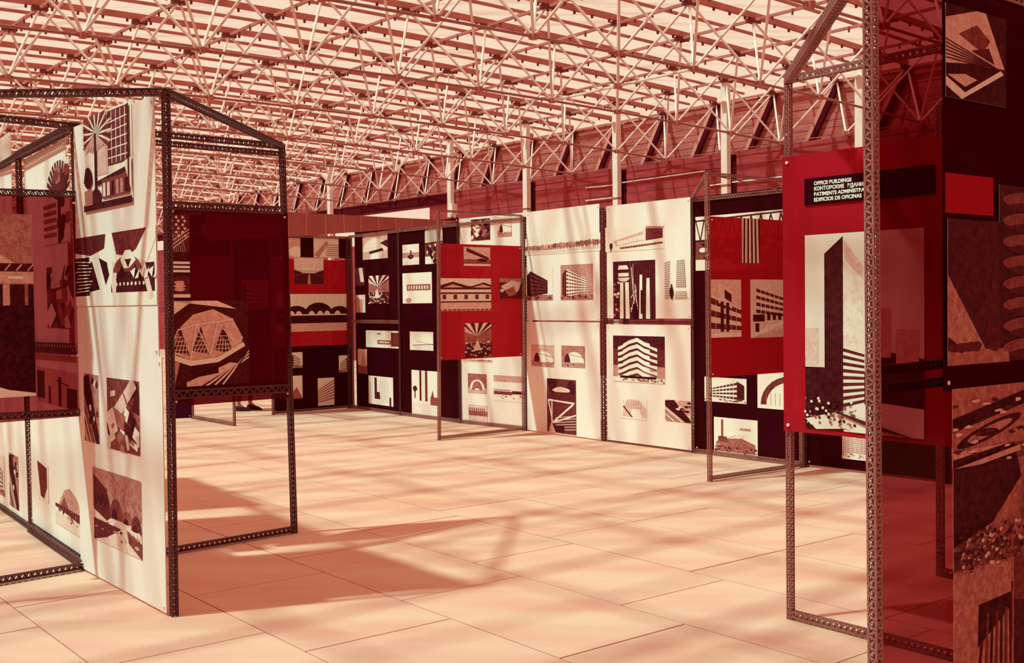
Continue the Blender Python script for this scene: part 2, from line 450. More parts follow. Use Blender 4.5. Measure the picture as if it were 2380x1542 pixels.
def facade(tl, tr, br_, bl_, n, t0, t1, cols=0, fr=.5):
    """striped building face in perspective"""
    o = [Q(t0, tl, tr, br_, bl_)]
    for k in range(n):
        a, b = (k + .25) / n, (k + .25 + fr) / n
        o.append(Q(t1, *[(lerp(p[0], q[0], x), lerp(p[1], q[1], x)) for p, q, x in ((tl, bl_, a), (tr, br_, a), (tr, br_, b), (tl, bl_, b))]))
    for k in range(1, cols):
        x = k / cols; p = (lerp(tl[0], tr[0], x), lerp(tl[1], tr[1], x)); q = (lerp(bl_[0], br_[0], x), lerp(bl_[1], br_[1], x))
        o.append(ln(t0, *p, *q, .012))
    return o
def ground_clutter(R, y=.12, t=(.2, .7), n=10, h=.08):
    return [bl(R.uniform(*t), R.random(), y * R.uniform(.4, 1.1), R.uniform(.015, .06), h * R.uniform(.2, .7), R, 7, .5) for _ in range(n * 2)]
def p_slab(R, sky=.85, side='l', n=5, wall=.9, win=.2, grd=.55, cols=8):
    o = [rc(sky, 0, 0, 1, 1), rc(grd, 0, 0, 1, .16)]
    if side == 'l': o += facade((.18, .88), (.82, .58), (.82, .2), (.18, .1), n, wall, win, cols) + [Q(win * .6, (.05, .74), (.18, .88), (.18, .1), (.05, .16))]
    else: o += facade((.12, .55), (.78, .88), (.78, .1), (.12, .2), n, wall, win, cols) + [Q(win * .6, (.78, .88), (.95, .72), (.95, .16), (.78, .1))]
    return o + ground_clutter(R)
def p_aerial(R, base=.35, n=26):
    o = [rc(base, 0, 0, 1, 1)]
    for _ in range(n):
        x, y = R.random(), R.random(); a = R.random() * 3; s = R.uniform(.05, .2); h = s * R.uniform(.3, 1)
        c, d = math.cos(a), math.sin(a)
        o.append((R.choice((.05, .15, .5, .75, .95)), [(x + u_ * s * c - v_ * h * d, y + u_ * s * d + v_ * h * c) for u_, v_ in ((-1, -1), (1, -1), (1, 1), (-1, 1))]))
    return o
def p_diag(R, base=.55):
    o = [rc(base, 0, 0, 1, 1), Q(.08, (0, .95), (.35, 1), (1, .1), (1, 0), (.8, 0), (0, .7))]
    for k in range(7): o.append(ln(R.choice((.9, .2)), 0, .6 - k * .09, .8, -.1 - k * .09, .025))
    for _ in range(10): o.append(bl(R.choice((.1, .3, .85)), R.uniform(.4, 1), R.uniform(.3, 1), .1, .06, R))
    return o
def p_trees(R, sky=.97):
    o = [rc(sky, 0, 0, 1, 1), rc(.9, 0, 0, 1, .3)]
    for k in range(34):
        x = k / 33 + R.uniform(-.01, .01); hh = .18 + .28 * x + R.uniform(-.05, .05)
        o.append(bl(R.uniform(.35, .7), x, .28 + hh * .6, .022, .16, R)); o.append(ln(.4, x, .25, x, .25 + hh * .6, .005))
    return o + [ln(.55, 0, .22, 1, .5, .03), ln(.6, 0, .1, 1, .22, .02)]
def p_lowhall(R):
    o = [rc(.97, 0, 0, 1, 1)]
    o += [Q(.72, (.13, .42), (.66, .74), (.66, .36), (.2, .2)), Q(.86, (.2, .38), (.66, .62), (.66, .42), (.22, .24))]
    o += [Q(.3, (.7, .86), (.98, .82), (.98, .42), (.7, .36)), Q(.85, (.66, .82), (.70, .88), (.70, .3), (.66, .32)), Q(.6, (.7, .93), (1, .87), (1, .8), (.7, .84))]
    o += [bl(.15, .10, .22, .035, .16, R), rc(.2, .09, .0, .11, .2)]
    for k in range(16): o.append(bl(.4, .28 + k * .045, .12 + .008 * k, .03, .05, R))
    return o
def p_interior(R):           # dark hall with bright columns
    o = [rc(.12, 0, 0, 1, 1)]
    for k in range(5): o += [rc(.93 - .05 * k, .28 - .01 * k, .86 - k * .11, .62, .93 - k * .11)]
    o[1:] = [Q(.95, (.12, .86), (.38, .86), (.34, .93), (.14, .93)), Q(.95, (.13, .74), (.38, .74), (.38, .80), (.13, .80)), arc(.8, .26, .72, .14, .07, 180, 360)]
    o += [Q(.9, (.16, .02), (.25, .02), (.25, .64), (.17, .64)), Q(.9, (.30, .02), (.40, .02), (.38, .64), (.29, .64)),
          Q(.92, (.62, .02), (.70, .02), (.70, .76), (.64, .76)), Q(.95, (.78, .02), (.88, .02), (.87, .70), (.80, .70)), Q(.1, (.66, .1), (.72, .1), (.72, .5), (.66, .5))]
    for k in range(16): o.append(ln(R.choice((.6, .85, .4)), R.uniform(.4, .6), R.uniform(.1, 1), R.uniform(.4, .6), R.uniform(.1, 1), .015))
    for k in range(14): o.append(bl(R.choice((.7, .4, .9)), R.uniform(.0, .15), R.uniform(0, .75), .04, .03, R))
    o.append(bl(.03, .53, .12, .08, .2, R))
    return o
def p_zigzag(R):
    o = [rc(.28, 0, 0, 1, 1), rc(.12, 0, .72, 1, 1), Q(.6, (0, 0), (1, 0), (1, .35), (0, .35)), rc(.95, 0, 0, 1, .1)]
    for k in range(6):
        y = .92 - k * .135
        a = .0 + .03 * k
        o.append(Q(.97, (.10, y - .17 + a * .3), (.2, y - .12), (.2, y - .1), (.32, y - .02), (.48, y + .04), (.62, y - .05), (.72, y - .08), (.72, y - .13), (.86, y - .18 + a * .3), (.86, y - .25 + a * .3), (.7, y - .17), (.6, y - .13), (.48, y - .045), (.32, y - .1), (.2, y - .19), (.10, y - .24 + a * .3)))
        o.append(Q(.22, (.12, y - .25 + a * .3), (.3, y - .12), (.48, y - .055), (.62, y - .14), (.85, y - .26 + a * .3), (.85, y - .285 + a * .3), (.48, y - .09), (.12, y - .285 + a * .3)))
    o += [rc(.05, .14, .08, .84, .13), rc(.95, 0, .0, 1, .07)]
    return o + ground_clutter(R, .06, (.2, .8), 12, .05)
def p_skyscr(R):
    o = [rc(.97, 0, 0, 1, 1)]
    o += facade((.0, .95), (.22, 1.0), (.18, .0), (-.02, .0), 16, .85, .45, 6)
    o += facade((.5, 1.1), (.78, 1.05), (.84, .3), (.46, .3), 16, .88, .3, 8)
    o += facade((.45, .2), (.85, .2), (.88, .02), (.42, .02), 4, .9, .35, 8) + [bl(.05, .28, .16, .09, .2, R), bl(.05, .28, .34, .04, .05, R)]
    return o
def p_truss(R):
    o = [rc(.35, 0, 0, 1, 1), rc(.95, 0, .55, 1, 1), rc(.9, 0, 0, .5, .2)]
    for k in range(12): o += [ln(.1 if k % 2 else .3, k * .09, .95, k * .09 + .05, .55, .012), ln(.1, k * .09 + .05, .55, k * .09 + .09, .95, .012)]
    o += [ln(.1, 0, .92, 1, .98, .025), ln(.1, 0, .55, 1, .58, .03), Q(.05, (.05, .5), (.3, .45), (.5, .2), (.4, .1), (.15, .35))]
    for k in range(18): o.append(bl(R.choice((.1, .8, .95)), R.random(), R.uniform(.05, .5), .06, .05, R))
    return o
def p_arch(R, sky=.7):
    o = [rc(sky, 0, 0, 1, 1), rc(.6, 0, 0, 1, .3), arc(.9, .55, .22, .42, .5), arc(.2, .25, .22, .13, .4), ln(.3, .25, .62, 1, .45, .02)]
    return o + ground_clutter(R, .2, (.3, .7), 8, .08)
def p_mesh(R):
    o = [rc(.3, 0, 0, 1, 1), bl(.12, .2, .9, .2, .25, R), bl(.12, .85, .85, .18, .15, R), bl(.8, .5, .8, .35, .06, R), bl(.25, .5, .68, .6, .08, R)]
    o += [ln(.95, .05, .6, .95, .57, .03), ln(.95, .05, .6, .2, .18, .035), ln(.95, .9, .55, .2, .18, .04), ln(.9, .18, .62, .17, .2, .04), ln(.9, .2, .18, 1, .36, .03)]
    for k in range(6): o.append(ln(.8, .3, .05 + k * .045, 1, .1 + k * .05, .012))
    return o + [Q(.1, (.1, .02), (.6, .02), (.6, .14), (.1, .14)), Q(.75, (.05, 0), (.3, 0), (.16, .2))]
def p_shell(R, sky=.55):
    o = [rc(sky, 0, 0, 1, 1), rc(.8, 0, 0, 1, .45)]
    o += [Q(.25, (.02, .9), (.3, .75), (.42, .4), (.3, .32), (.02, .42)), arc(.35, .5, .38, .13, .28), arc(.15, .46, .38, .06, .15), arc(.45, .72, .38, .1, .16), arc(.3, .9, .33, .1, .2), arc(.15, .7, .37, .05, .08), arc(.15, .88, .32, .05, .1)]
    for k in range(6): o.append(rc(.1, .05 + k * .05, .5 + .05 * (k % 2), .08 + k * .05, .62 + .05 * (k % 2)))
    o += [Q(.25, (.02, .3), (.6, .28), (.3, .1), (.02, 0)), Q(.35, (.72, .3), (1, .2), (1, 0), (.75, .14))]
    return o + ground_clutter(R, .3, (.3, .8), 8, .05)
def p_palm(R):
    o = [rc(.9, 0, 0, 1, 1), rc(.30, .52, .42, .93, .98)]
    for k in range(5): o.append(ln(.85, .52 + .0 * k, .5 + k * .09, .93, .5 + k * .095, .012))
    for k in range(4): o.append(ln(.85, .6 + k * .09, .44, .6 + k * .09, .97, .012))
    o += [rc(.72, .3, .35, .52, .8), Q(.42, (0, .7), (0, 1), (.5, 1), (.52, .66), (.3, .72))]
    for k in range(22):
        a = math.radians(-40 + k * 12.5); o.append(ln(.92 if k % 2 else .3, .28, .8, .28 + .33 * math.cos(a), .8 + .26 * math.sin(a), .022))
    for k in range(9): o.append(ln(.65, .28, .79, .28 - .24 + k * .05, .60 + .015 * abs(4 - k), .03))
    o += [rc(.1, .245, .05, .29, .8), ln(.12, .3, .27, 1, .36, .05), rc(.35, .4, .1, .95, .3)]
    for k in range(6): o += [rc(R.choice((.8, .1, .6)), .42 + k * .09, .12, .47 + k * .09, .26)]
    o += [bl(.08, .1, .35, .11, .14, R), Q(.93, (.85, .42), (1, .1), (1, .45)), rc(.1, 0, 0, 1, .07), bl(.1, .27, .13, .12, .12, R), rc(.55, .02, .06, .2, .22)]
    o += [rc(.15, .93, .12, .96, .98)]
    return o
def p_hall(R):               # big interior, tree-like piers
    o = [rc(.93, 0, 0, 1, 1), Q(.22, (0, 1), (.42, 1), (.4, .8), (.22, .72), (0, .78)), Q(.28, (.5, 1), (.9, 1), (.78, .74), (.68, .66), (.55, .7))]
    o += [rc(.06, 0, .14, .2, .7), Q(.05, (.2, .2), (.4, .25), (.5, .55), (.3, .7), (.2, .6)), rc(.12, .48, .18, .98, .55), Q(.93, (.0, .0), (1, .0), (1, .18), (0, .14))]
    o += [Q(.93, (.22, .72), (.32, .72), (.45, .12), (.38, .05)), Q(.93, (.42, 1), (.5, 1), (.56, .6), (.5, .2), (.44, .55)), Q(.8, (.5, .6), (.56, .6), (.53, .0), (.49, .0)), Q(.93, (.8, .62), (.9, .9), (1, 1), (1, .86), (.9, .55)), Q(.8, (.82, .6), (.88, .56), (.97, .1), (.92, .08))]
    o += [arc(.35, .68, .45, .17, .22), Q(.95, (.6, .62), (.66, .74), (.72, .74), (.78, .6), (.7, .5), (.64, .5)), Q(.1, (.65, .62), (.69, .5), (.73, .62)), Q(.05, (.54, .35), (.62, .55), (.66, .4)), Q(.05, (.72, .4), (.77, .55), (.84, .35))]
    for k in range(8): o.append(bl(.95, .55 + k * .045, .29, .013, .03, R))
    for k in range(10): o.append(ln(.9, .02 + .02 * (k % 3), .2 + k * .05, .2 + .015 * (k % 4), .22 + k * .045, .014))
    for k in range(6): o.append(Q(.9, (.72 + k * .05, .45 - (k % 2) * .1), (.78 + k * .05, .5), (.76 + k * .05, .36)))
    return o
def p_tree(R):
    o = [rc(.9, 0, 0, 1, 1), ln(.15, .6, 0, .62, .7, .12)]
    for k in range(13):
        a = math.radians(20 + k * 12); o.append(ln(.25, .6, .55, .6 + .5 * math.cos(a), .55 + .45 * math.sin(a), .06))
    for k in range(16): o.append(bl(R.choice((.2, .35, .5)), R.uniform(.5, 1), R.uniform(.1, 1), .13, .08, R))
    for k in range(5): o.append(rc(.5, 0, .1 + k * .09, .5, .14 + k * .09))
    return o
def p_dome(R):
    o = [rc(.12, 0, 0, 1, 1), Q(.85, (0, .8), (.3, 1), (.6, 1), (.85, .9), (0, 1)), Q(.72, (0, .42), (.1, .66), (.3, .84), (.55, .9), (.8, .78), (.93, .55), (.88, .42), (.6, .33), (.25, .3))]
    for x0, x1, x2 in ((.02, .12, .25), (.28, .42, .5), (.55, .62, .8)):
        o.append(Q(.2, (x0, .42), ((x0 + x2) / 2, .7), (x2, .36)))
        for k in range(5): o += [ln(.8, x0 + (x2 - x0) * k / 5, .38, x1 + (x2 - x0) * .1 * k, .62 - .03 * k, .008), ln(.8, x0 + .02, .38 + k * .05, x2 - .02 * k, .38 + k * .05, .007)]
    for a, b in (((.25, .3), (.33, .72)), ((.33, .72), (.5, .36)), ((.5, .36), (.6, .75)), ((.6, .75), (.88, .42)), ((.6, .75), (.8, .78)), ((.33, .72), (.6, .75)), ((.1, .66), (.33, .72))): o.append(ln(.97, *a, *b, .012))
    o += [Q(.92, (0, .4), (.25, .30), (.6, .33), (.93, .5), (.95, .45), (.6, .27), (.25, .24), (0, .33)), Q(.6, (0, .33), (.12, .28), (.05, 0), (0, 0))]
    o += [Q(.75, (.2, .05), (.75, .26), (.9, .24), (.45, 0), (.2, 0)), Q(.05, (.25, .2), (.6, .22), (.6, .14), (.3, .1))]
    for k in range(7): o.append(ln(.9 if k % 2 else .15, .4 + k * .05, 0, 1, .3 - k * .0 + .02 * k, .02))
    return o
def p_bowl(R):
    o = [rc(.82, 0, 0, 1, 1), Q(.15, (0, .55), (.3, .42), (.7, .42), (1, .55), (1, 0), (0, 0)), Q(.9, (.2, .55), (.35, .63), (.65, .63), (.8, .55), (.7, .47), (.3, .47)), Q(.6, (.44, 0), (.56, 0), (.52, .4), (.48, .4))]
    return o + [ln(.5, .1, .5, .9, .5, .02), ln(.4, 0, .3, .4, .42, .02), ln(.4, 1, .3, .6, .42, .02)]
def p_domes(R):
    o = [rc(.86, 0, 0, 1, 1), rc(.05, 0, 0, 1, .3)]
    for cx, rx, ry in ((.06, .1, .2), (.27, .16, .28), (.58, .2, .38), (.88, .15, .26)): o += [arc(.06, cx, .34, rx, ry)]
    for cx in (.2, .3, .48, .6, .7, .85): o.append(arc(.85, cx, .3, .045, .15))
    return o + [rc(.7, 0, 0, 1, .05)]
def p_sheds(R):
    o = [rc(.85, 0, 0, 1, 1), Q(.2, (0, .78), (.25, .9), (.55, .76), (.62, .76), (.85, .88), (1, .8), (1, .66), (0, .66))]
    for c in (.25, .83): o += [Q(.7, (c - .18, .72), (c, .82), (c + .2, .72))]
    o += [rc(.95, 0, .58, 1, .64), rc(.25, 0, .52, 1, .57), rc(.85, 0, .3, 1, .52)]
    for k in range(5): o.append(rc(.3, .05 + k * .21, .36, .12 + k * .21, .5))
    return o + [rc(.25, 0, .26, 1, .3), rc(.75, 0, 0, 1, .25)] + [bl(.4, k / 11, .03, .05, .03, R) for k in range(12)]
def p_fan(R):
    o = [rc(.5, 0, 0, 1, 1), Q(.75, (0, 1), (.2, 1), (.5, .6), (.0, .75))]
    for k in range(9): o.append(Q(.9 if k % 2 else .2, (.45, .6), (-.2 + k * .19, 1.05), (-.05 + k * .19, 1.05)))
    return o + [rc(.15, 0, 0, 1, .4)] + [bl(R.choice((.6, .9, .3)), R.random(), R.uniform(0, .45), .05, .04, R, 7, .6) for _ in range(60)] + [Q(.8, (.3, .2), (.45, .55), (.6, .2))]
def p_chim(R):
    return [rc(.95, 0, 0, 1, 1), rc(.85, 0, 0, 1, .3), rc(.25, .28, .35, .35, 1), rc(.3, .48, .35, .56, 1), bl(.1, .12, .6, .09, .08, R), rc(.25, .1, .4, .14, .6), rc(.4, .66, .28, .95, .45), Q(.35, (.68, .45), (.74, .6), (.78, .45))]
def p_canopy(R):
    o = [rc(.55, 0, 0, 1, 1), Q(.72, (0, .5), (0, .62), (.4, .56), (.75, .44), (0, .44)), rc(.12, 0, .37, 1, .46), rc(.68, 0, .24, 1, .37)]
    for k in range(5): o.append(ln(.7, .1 + k * .2, .38, .2 + k * .2, .45, .02))
    o += [rc(.07, 0, 0, 1, .23), rc(.65, .46, 0, .58, .23), rc(.5, .84, 0, .9, .23), rc(.9, .56, .29, .82, .32)]
    return o
def p_night(R): return [rc(.04, 0, 0, 1, 1), Q(.9, (0, .0), (0, .2), (.55, .08), (1, .03), (1, 0)), bl(.97, .32, .78, .05, .03, R)]
def p_tower(R):
    o = [rc(.97, 0, 0, 1, 1), Q(.10, (.175, .90), (.34, .985), (.34, .0), (.175, .0)), Q(.86, (.34, .985), (.51, .84), (.51, .1), (.34, .08)), Q(.74, (.34, .97), (.51, .83), (.51, .77), (.36, .86))]
    o += [rc(.08, .0, .0, .34, .32), rc(.8, .0, .34, .12, .52), rc(.8, 0, .33, .1, .4), Q(.10, (.52, .0), (.52, .3), (.6, .42), (1, .38), (1, 0)), rc(.7, .62, .38, .74, .62), rc(.75, .78, .34, .96, .52)]
    o += facade((.34, .43), (.52, .4), (.52, .12), (.34, .08), 10, .95, .25, 0)
    o += [Q(.95, (.22, .08), (.6, .16), (1, .14), (1, -.05), (.45, -.02)), Q(.9, (.0, .05), (.3, .10), (.45, .02), (.1, 0))]
    for k in range(70): o.append(bl(R.choice((.1, .9, .5)), R.uniform(0, .45), R.uniform(.02, .16), .014, .009, R))
    for k in range(7): o.append(ln(.2, .22 + k * .03, .11 - k * .005, .6 + .05 * k, .03 - k * .005, .007))
    return o
def p_stadium(R):
    o = [rc(.08, 0, 0, 1, 1), Q(.7, (0, .85), (.5, 1), (.65, 1), (.97, .42), (.5, .42), (0, .36)), Q(.35, (.2, .7), (.5, .85), (.72, .7), (.6, .55)), Q(.2, (.4, .55), (.7, .62), (.8, .45))]
    for k in range(6): o.append(ln(.15, 0, .62 - k * .04, .9, .4, .015))
    o += [Q(.85, (0, .12), (.25, .0), (.95, .36), (.9, .4), (.3, .08), (0, .22)), Q(.7, (.02, .24), (.3, .14), (.5, .24), (.3, .28))]
    return o
def p_oval(R):
    o = [rc(.5, 0, 0, 1, 1), Q(.05, (0, .62), (1, 1.05), (1, .86), (0, .45)), (.08, [(.33 + .27 * math.cos(k * .42) + .12 * math.sin(k * .42), .42 + .16 * math.sin(k * .42) + .1 * math.cos(k * .42)) for k in range(15)]), (.55, [(.33 + .19 * math.cos(k * .42) + .08 * math.sin(k * .42), .42 + .1 * math.sin(k * .42) + .07 * math.cos(k * .42)) for k in range(15)]), (.05, [(.3 + .11 * math.cos(k * .42), .40 + .05 * math.sin(k * .42)) for k in range(15)])]
    return o + [bl(R.choice((.1, .2, .7)), R.random(), R.uniform(0, .9), .05, .03, R, 8, .6) for _ in range(50)] + [Q(.6, (0, 0), (.6, .18), (.6, .1), (0, -.06))]
def p_white_hall(R):
    o = [rc(.50, 0, 0, 1, 1), Q(.07, (0, .95), (.55, 1), (.62, .7), (.35, .35), (0, .2)), Q(.6, (.0, .98), (.5, 1.06), (.5, 1.0), (0, .93))]
    return o + [bl(R.choice((.12, .25, .4, .7)), R.uniform(0, 1), R.uniform(.0, .33), .018, .02, R) for _ in range(300)] + [Q(.55, (.6, .3), (1, .4), (1, .95), (.7, .9))]
def p_slats(R):
    o = [rc(.52, 0, 0, 1, 1), Q(.05, (.4, .45), (1, .62), (1, .7), (.42, .68)), ln(.1, .5, .6, .35, 0, .05)]
    for k in range(6): o.append(ln(.08 if k % 2 else .3, .58 + k * .08, .62, .5 + k * .1, 0, .045))
    return o
def p_wedge(R):
    o = [rc(.12, 0, 0, 1, 1), Q(.55, (0, .62), (.6, .1), (.3, .08), (0, .2)), Q(.15, (.8, .9), (.6, .2), (.85, .2)), rc(.5, 0, 0, 1, .1)]
    return o + [bl(.2, R.random(), .12, .1, .04, R) for _ in range(9)]
def p_discs(R):
    o = [rc(.1, 0, 0, 1, 1)]
    for k in range(8): o += [arc(.36, .6, .92 - k * .12, .55, .052, 0, 360, 20), arc(.16, .6, .88 - k * .12, .46, .03, 0, 360, 20)]
    return o
def p_sydney(R): return [rc(.94, 0, 0, 1, 1), Q(.62, (.1, .45), (.35, .9), (.55, 1), (.8, .85), (1, .5)), Q(.4, (.2, .5), (.35, .75), (.5, .5)), rc(.8, 0, 0, 1, .3), Q(.3, (0, .42), (1, .28), (1, .5), (.5, .5), (0, .5))] + ground_clutter(R, .45, (.1, .6), 12, .07)
def p_red(R): return [rc(.45, 0, 0, 1, 1)]
def p_fig(R): return [rc(.7, 0, 0, 1, 1), rc(.15, .0, .1, .2, .9), rc(.15, .55, 0, .62, .8), ln(.1, .5, .7, .8, .6, .03), rc(.2, .75, 0, 1, .55), rc(.3, .3, 0, .36, .5)]
def p_dots(R):
    o = [rc(.25, 0, 0, 1, 1), rc(.1, .0, .25, 1, .55)]
    for k in range(18): o.append(bl(.8, .1 + .3 * (k % 3) + .1 * ((k // 3) % 2), .97 - .045 * (k // 3), .08, .02, R))
    for k in range(9): o += [ln(.85, 0, .55 + .05 * k, 1, .75 + .04 * k, .012)] if k < 3 else [ln(.8, .1 * k - .2, .8, .1 * k, .55, .012)]
    for k in range(3): o.append(ln(.95, 0, .42 - .05 * k, 1, .42 - .05 * k, .03))
    return o + [bl(.7, .5, .1 + k * .04, .3, .03, R) for k in range(3)] + [rc(.95, 0, 0, 1, .04)]

def photo(parent, lf, tl, br_, fn, off, label, seed=1, inset=None, name='photograph'):
    s0, z1 = lf.uv(*tl); s1, z0 = lf.uv(*br_)
    if s1 < s0: s0, s1 = s1, s0
    if z1 < z0: z0, z1 = z1, z0
    R = random.Random(seed); pol = fn(R)
    Wd, Ht = s1 - s0, z1 - z0
    vs, fs, tones = [], [], []
    o_ = lf.P(s0, z0, off)
    base = [lf.P(s0, z0, off), lf.P(s1, z0, off), lf.P(s1, z1, off), lf.P(s0, z1, off)]
    vs += [p - lf.n * .0015 for p in base]; fs.append([0, 1, 2, 3]); tones.append(.9)
    vs += [p.copy() for p in base]
    for k in range(4): fs.append([k, (k + 1) % 4, 4 + (k + 1) % 4, 4 + k]); tones.append(.8)
    lay = 0
    for t, pl in pol:
        pl = clipu(pl)
        if len(pl) < 3: continue
        n0 = len(vs); e = .00012 * lay + (0 if lay == 0 else .0003); lay += 1
        vs += [lf.P(s0 + x * Wd, z0 + y * Ht, off + e) for x, y in pl]
        fs.append(list(range(n0, n0 + len(pl)))); tones.append(min(1, max(0, t)))
    O = Vector(parent['_o'])
    me = bpy.data.meshes.new(name); me.from_pydata([tuple(v - O) for v in vs], [], fs); me.materials.append(MATS['print'])
    at = me.attributes.new('tone', 'FLOAT', 'FACE'); at.data.foreach_set('value', tones); me.update()
    o = bpy.data.objects.new(name, me); COL.objects.link(o); o.parent = parent; o['label'] = label; o['_o'] = O
    return o
def panel(name, label, cat, lf, rects, photos=(), group=None, off=0., t=.005, bolts=True):
    """rects: (px TL, px BR, material) sheets in the leaf's plane; photos stand proud of them"""
    t_ = thing(name, lf.P(lf.L / 2, 0, off), label, cat, group)
    layers = max([r_[4] for r_ in rects if len(r_) > 4] + [0])
    for r_ in rects:
        tl, br_, m = r_[:3]; nm = r_[3] if len(r_) > 3 else 'sheet'
        s0, z1 = lf.uv(*tl); s1, z0 = lf.uv(*br_)
        if s1 < s0: s0, s1 = s1, s0
        z0 = max(z0, .015)
        if off == 0 and abs(s0) < .12: s0 = .012
        if off == 0 and abs(s1 - lf.L) < .12: s1 = lf.L - .012
        lf.sheet(s0, s1, z0, z1, t, off + (r_[4] if len(r_) > 4 else 0)).build(nm, m, t_)
        if bolts:
            for a in (s0 + .03, s1 - .03):
                for z in (z0 + .03, z1 - .03):
                    P = lf.P(a, z, off + t / 2); MB().tube(P, P + lf.n * .008, .008, 8).build('bolt', 'bolt', t_)
    for k, (tl, br_, fn, lab) in enumerate(photos):
        photo(t_, lf, tl, br_, fn, off + layers + t / 2 + .003, lab, seed=k * 7 + len(label))
    return t_
def post(parent, base_px, top_px, w=.036, m='steel_dark', base=None):
    b = base if base is not None else ground(*base_px)
    tp = at_depth(*top_px, b.y); return lattice('post', parent, b + Vector((0, 0, .0)), tp, w, m), b, tp
def rail(parent, lf, pa, pb, w=.038, m='steel_dark', name='rail', off=0.):
    sa, za = lf.uv(*pa); sb, zb = lf.uv(*pb)
    return lattice(name, parent, lf.P(sa, za, off), lf.P(sb, zb, off), w, m)

# ------------------------------------------------------------------ exhibition: left foreground stand
pA, pC, pD, pB = ground(405, 1433), ground(204, 1325), ground(75, 1235), ground(684, 1240)
pE = pC - (pB - pC) * 1.03; pGd = pD + (pD - pC)
fr = thing('lattice_frame', pC, 'tall dark lattice steel stand carrying the white panels at left foreground', 'display frame')
_, _, tA = post(fr, (405, 1433), (385, 214)); _, _, tC = post(fr, (204, 1325), (172, 294))
_, _, tD = post(fr, (75, 1235), (42, 362)); _, _, tB = post(fr, (684, 1240), (655, 340))
tE = Vector((pE.x, pE.y, tC.z)); lattice('post', fr, pE, tE); tG = Vector((pGd.x, pGd.y, tD.z)); lattice('post', fr, pGd, tG)
tC2 = tC + (tA - tC) * .0
lattice('brace', fr, tA, tB); lattice('brace', fr, tA, tE)
lattice('rail', fr, tC, tB); lattice('rail', fr, tC, tE); lattice('rail', fr, tD, tC, .05); lattice('rail', fr, tG, tD)
dn = Vector((0, 0, .055))
lattice('rail', fr, tC - dn, tB - dn, .034)
CA, CB, EC, DC, GD = Leaf(pC, pA), Leaf(pC, pB), Leaf(pE, pC), Leaf(pD, pC), Leaf(pGd, pD)
up = Vector((0, 0, .03))
lattice('rail', fr, pC + up, pB + up, .038); lattice('rail', fr, pE + up, pC + up, .038); lattice('rail', fr, pD + up, pC + up, .07); lattice('rail', fr, pGd + up, pD + up, .038)
rail(fr, CB, (395, 478), (655, 490), .055); rail(fr, CB, (402, 918), (668, 903), .06)
rail(fr, EC, (-60, 445), (178, 452), .04); rail(fr, EC, (-60, 972), (192, 958), .04)
rail(fr, DC, (72, 806), (192, 812), .07)
panel('white_panel', 'tall white panel with palm and pier hall photographs on the nearest left stand', 'panel', CA,
      [((177, 300), (383, 829), 'paper'), ((190, 814), (401, 1429), 'paper')],
      [((208, 279), (325, 471), p_palm, 'photograph of a glazed building beside a fan palm'), ((187, 556), (381, 709), p_hall, 'wide photograph of a hall with branching piers'),
       ((208, 868), (245, 1032), p_diag, 'narrow dark photograph'), ((262, 877), (341, 1060), p_aerial, 'aerial photograph of a building site'), ((229, 1083), (346, 1301), p_shell, 'photograph of vaulted pavilions')], off=.03)
panel('white_panel', 'white panel with a tree photograph seen behind the leftmost tinted sheet', 'panel', DC,
      [((54, 372), (163, 829), 'paper_warm'), ((72, 818), (198, 1296), 'paper_warm')],
      [((102, 389), (166, 560), p_tree, 'photograph of a spreading tree'), ((110, 622), (176, 764), p_aerial, 'dark aerial photograph'), ((88, 852), (184, 956), p_fig, 'photograph of slender posts'),
       ((88, 1070), (115, 1171), lambda R: [rc(.9, 0, 0, 1, 1), Q(.3, (0, 1), (.9, .9), (.9, .4), (.6, .05), (.3, .1))], 'narrow photograph of a dark wedge'), ((130, 1120), (196, 1255), p_sydney, 'photograph of shell roofs by the water')])
panel('white_panel', 'white panel at the left picture edge beyond the dark lattice post', 'panel', GD,
      [((-80, 372), (36, 800), 'paper_warm'), ((-80, 806), (66, 1222), 'paper_warm')],
      [((-8, 1052), (13, 1156), p_slab, 'photograph of a dark building'), ((22, 1052), (46, 1188), p_diag, 'narrow photograph of sloping roofs')])
panel('tinted_panel', 'smoky tinted sheet with a canopy photograph hung at the left picture edge', 'panel', EC,
      [((-60, 447), (188, 968), 'left_plexi')],
      [((-62, 493), (78, 710), p_canopy, 'photograph of a curved canopy over columns'), ((-62, 711), (83, 920), p_night, 'dark night photograph')])
panel('tinted_panel', 'dark tinted sheet with a large dome photograph between the two dark left posts', 'panel', CB,
      [((390, 480), (668, 925), 'deep_plexi')],
      [((388, 498), (441, 692), p_dots, 'narrow photograph of roof trusses'), ((390, 700), (578, 890), p_dome, 'photograph of a faceted glass dome')])

# ------------------------------------------------------------------ right foreground stand
pF = ground(1838, 1440); pK = pF - gu * MOD * 1.0 - gv * MOD; pG2 = pF - gu * MOD; pV = ground(2186, 1340); pVG = pV - gu * MOD
pK = Vector((1.185, 3.66, 0))
HH = 2.7
fr2 = thing('lattice_frame', pF, 'red-brown lattice steel stand with chevron lacing in the right foreground', 'display frame')
_, _, tF = post(fr2, (1838, 1440), (1832, 185), .03, 'steel_mid')
tK = Vector((pK.x - .012, pK.y, 2.72)); lattice('post', fr2, pK, tK, .036, 'steel_mid', pitch=.034, edge=.0075)
tG2 = Vector((pG2.x, pG2.y, 2.7)); lattice('post', fr2, pG2, tG2, .036, 'steel_mid')
lattice('brace', fr2, tF, tK, .044, 'steel_mid'); lattice('rail', fr2, tF, tG2, .036, 'steel_mid')
lattice('rail', fr2, pF + up, pG2 + up, .034, 'steel_mid')
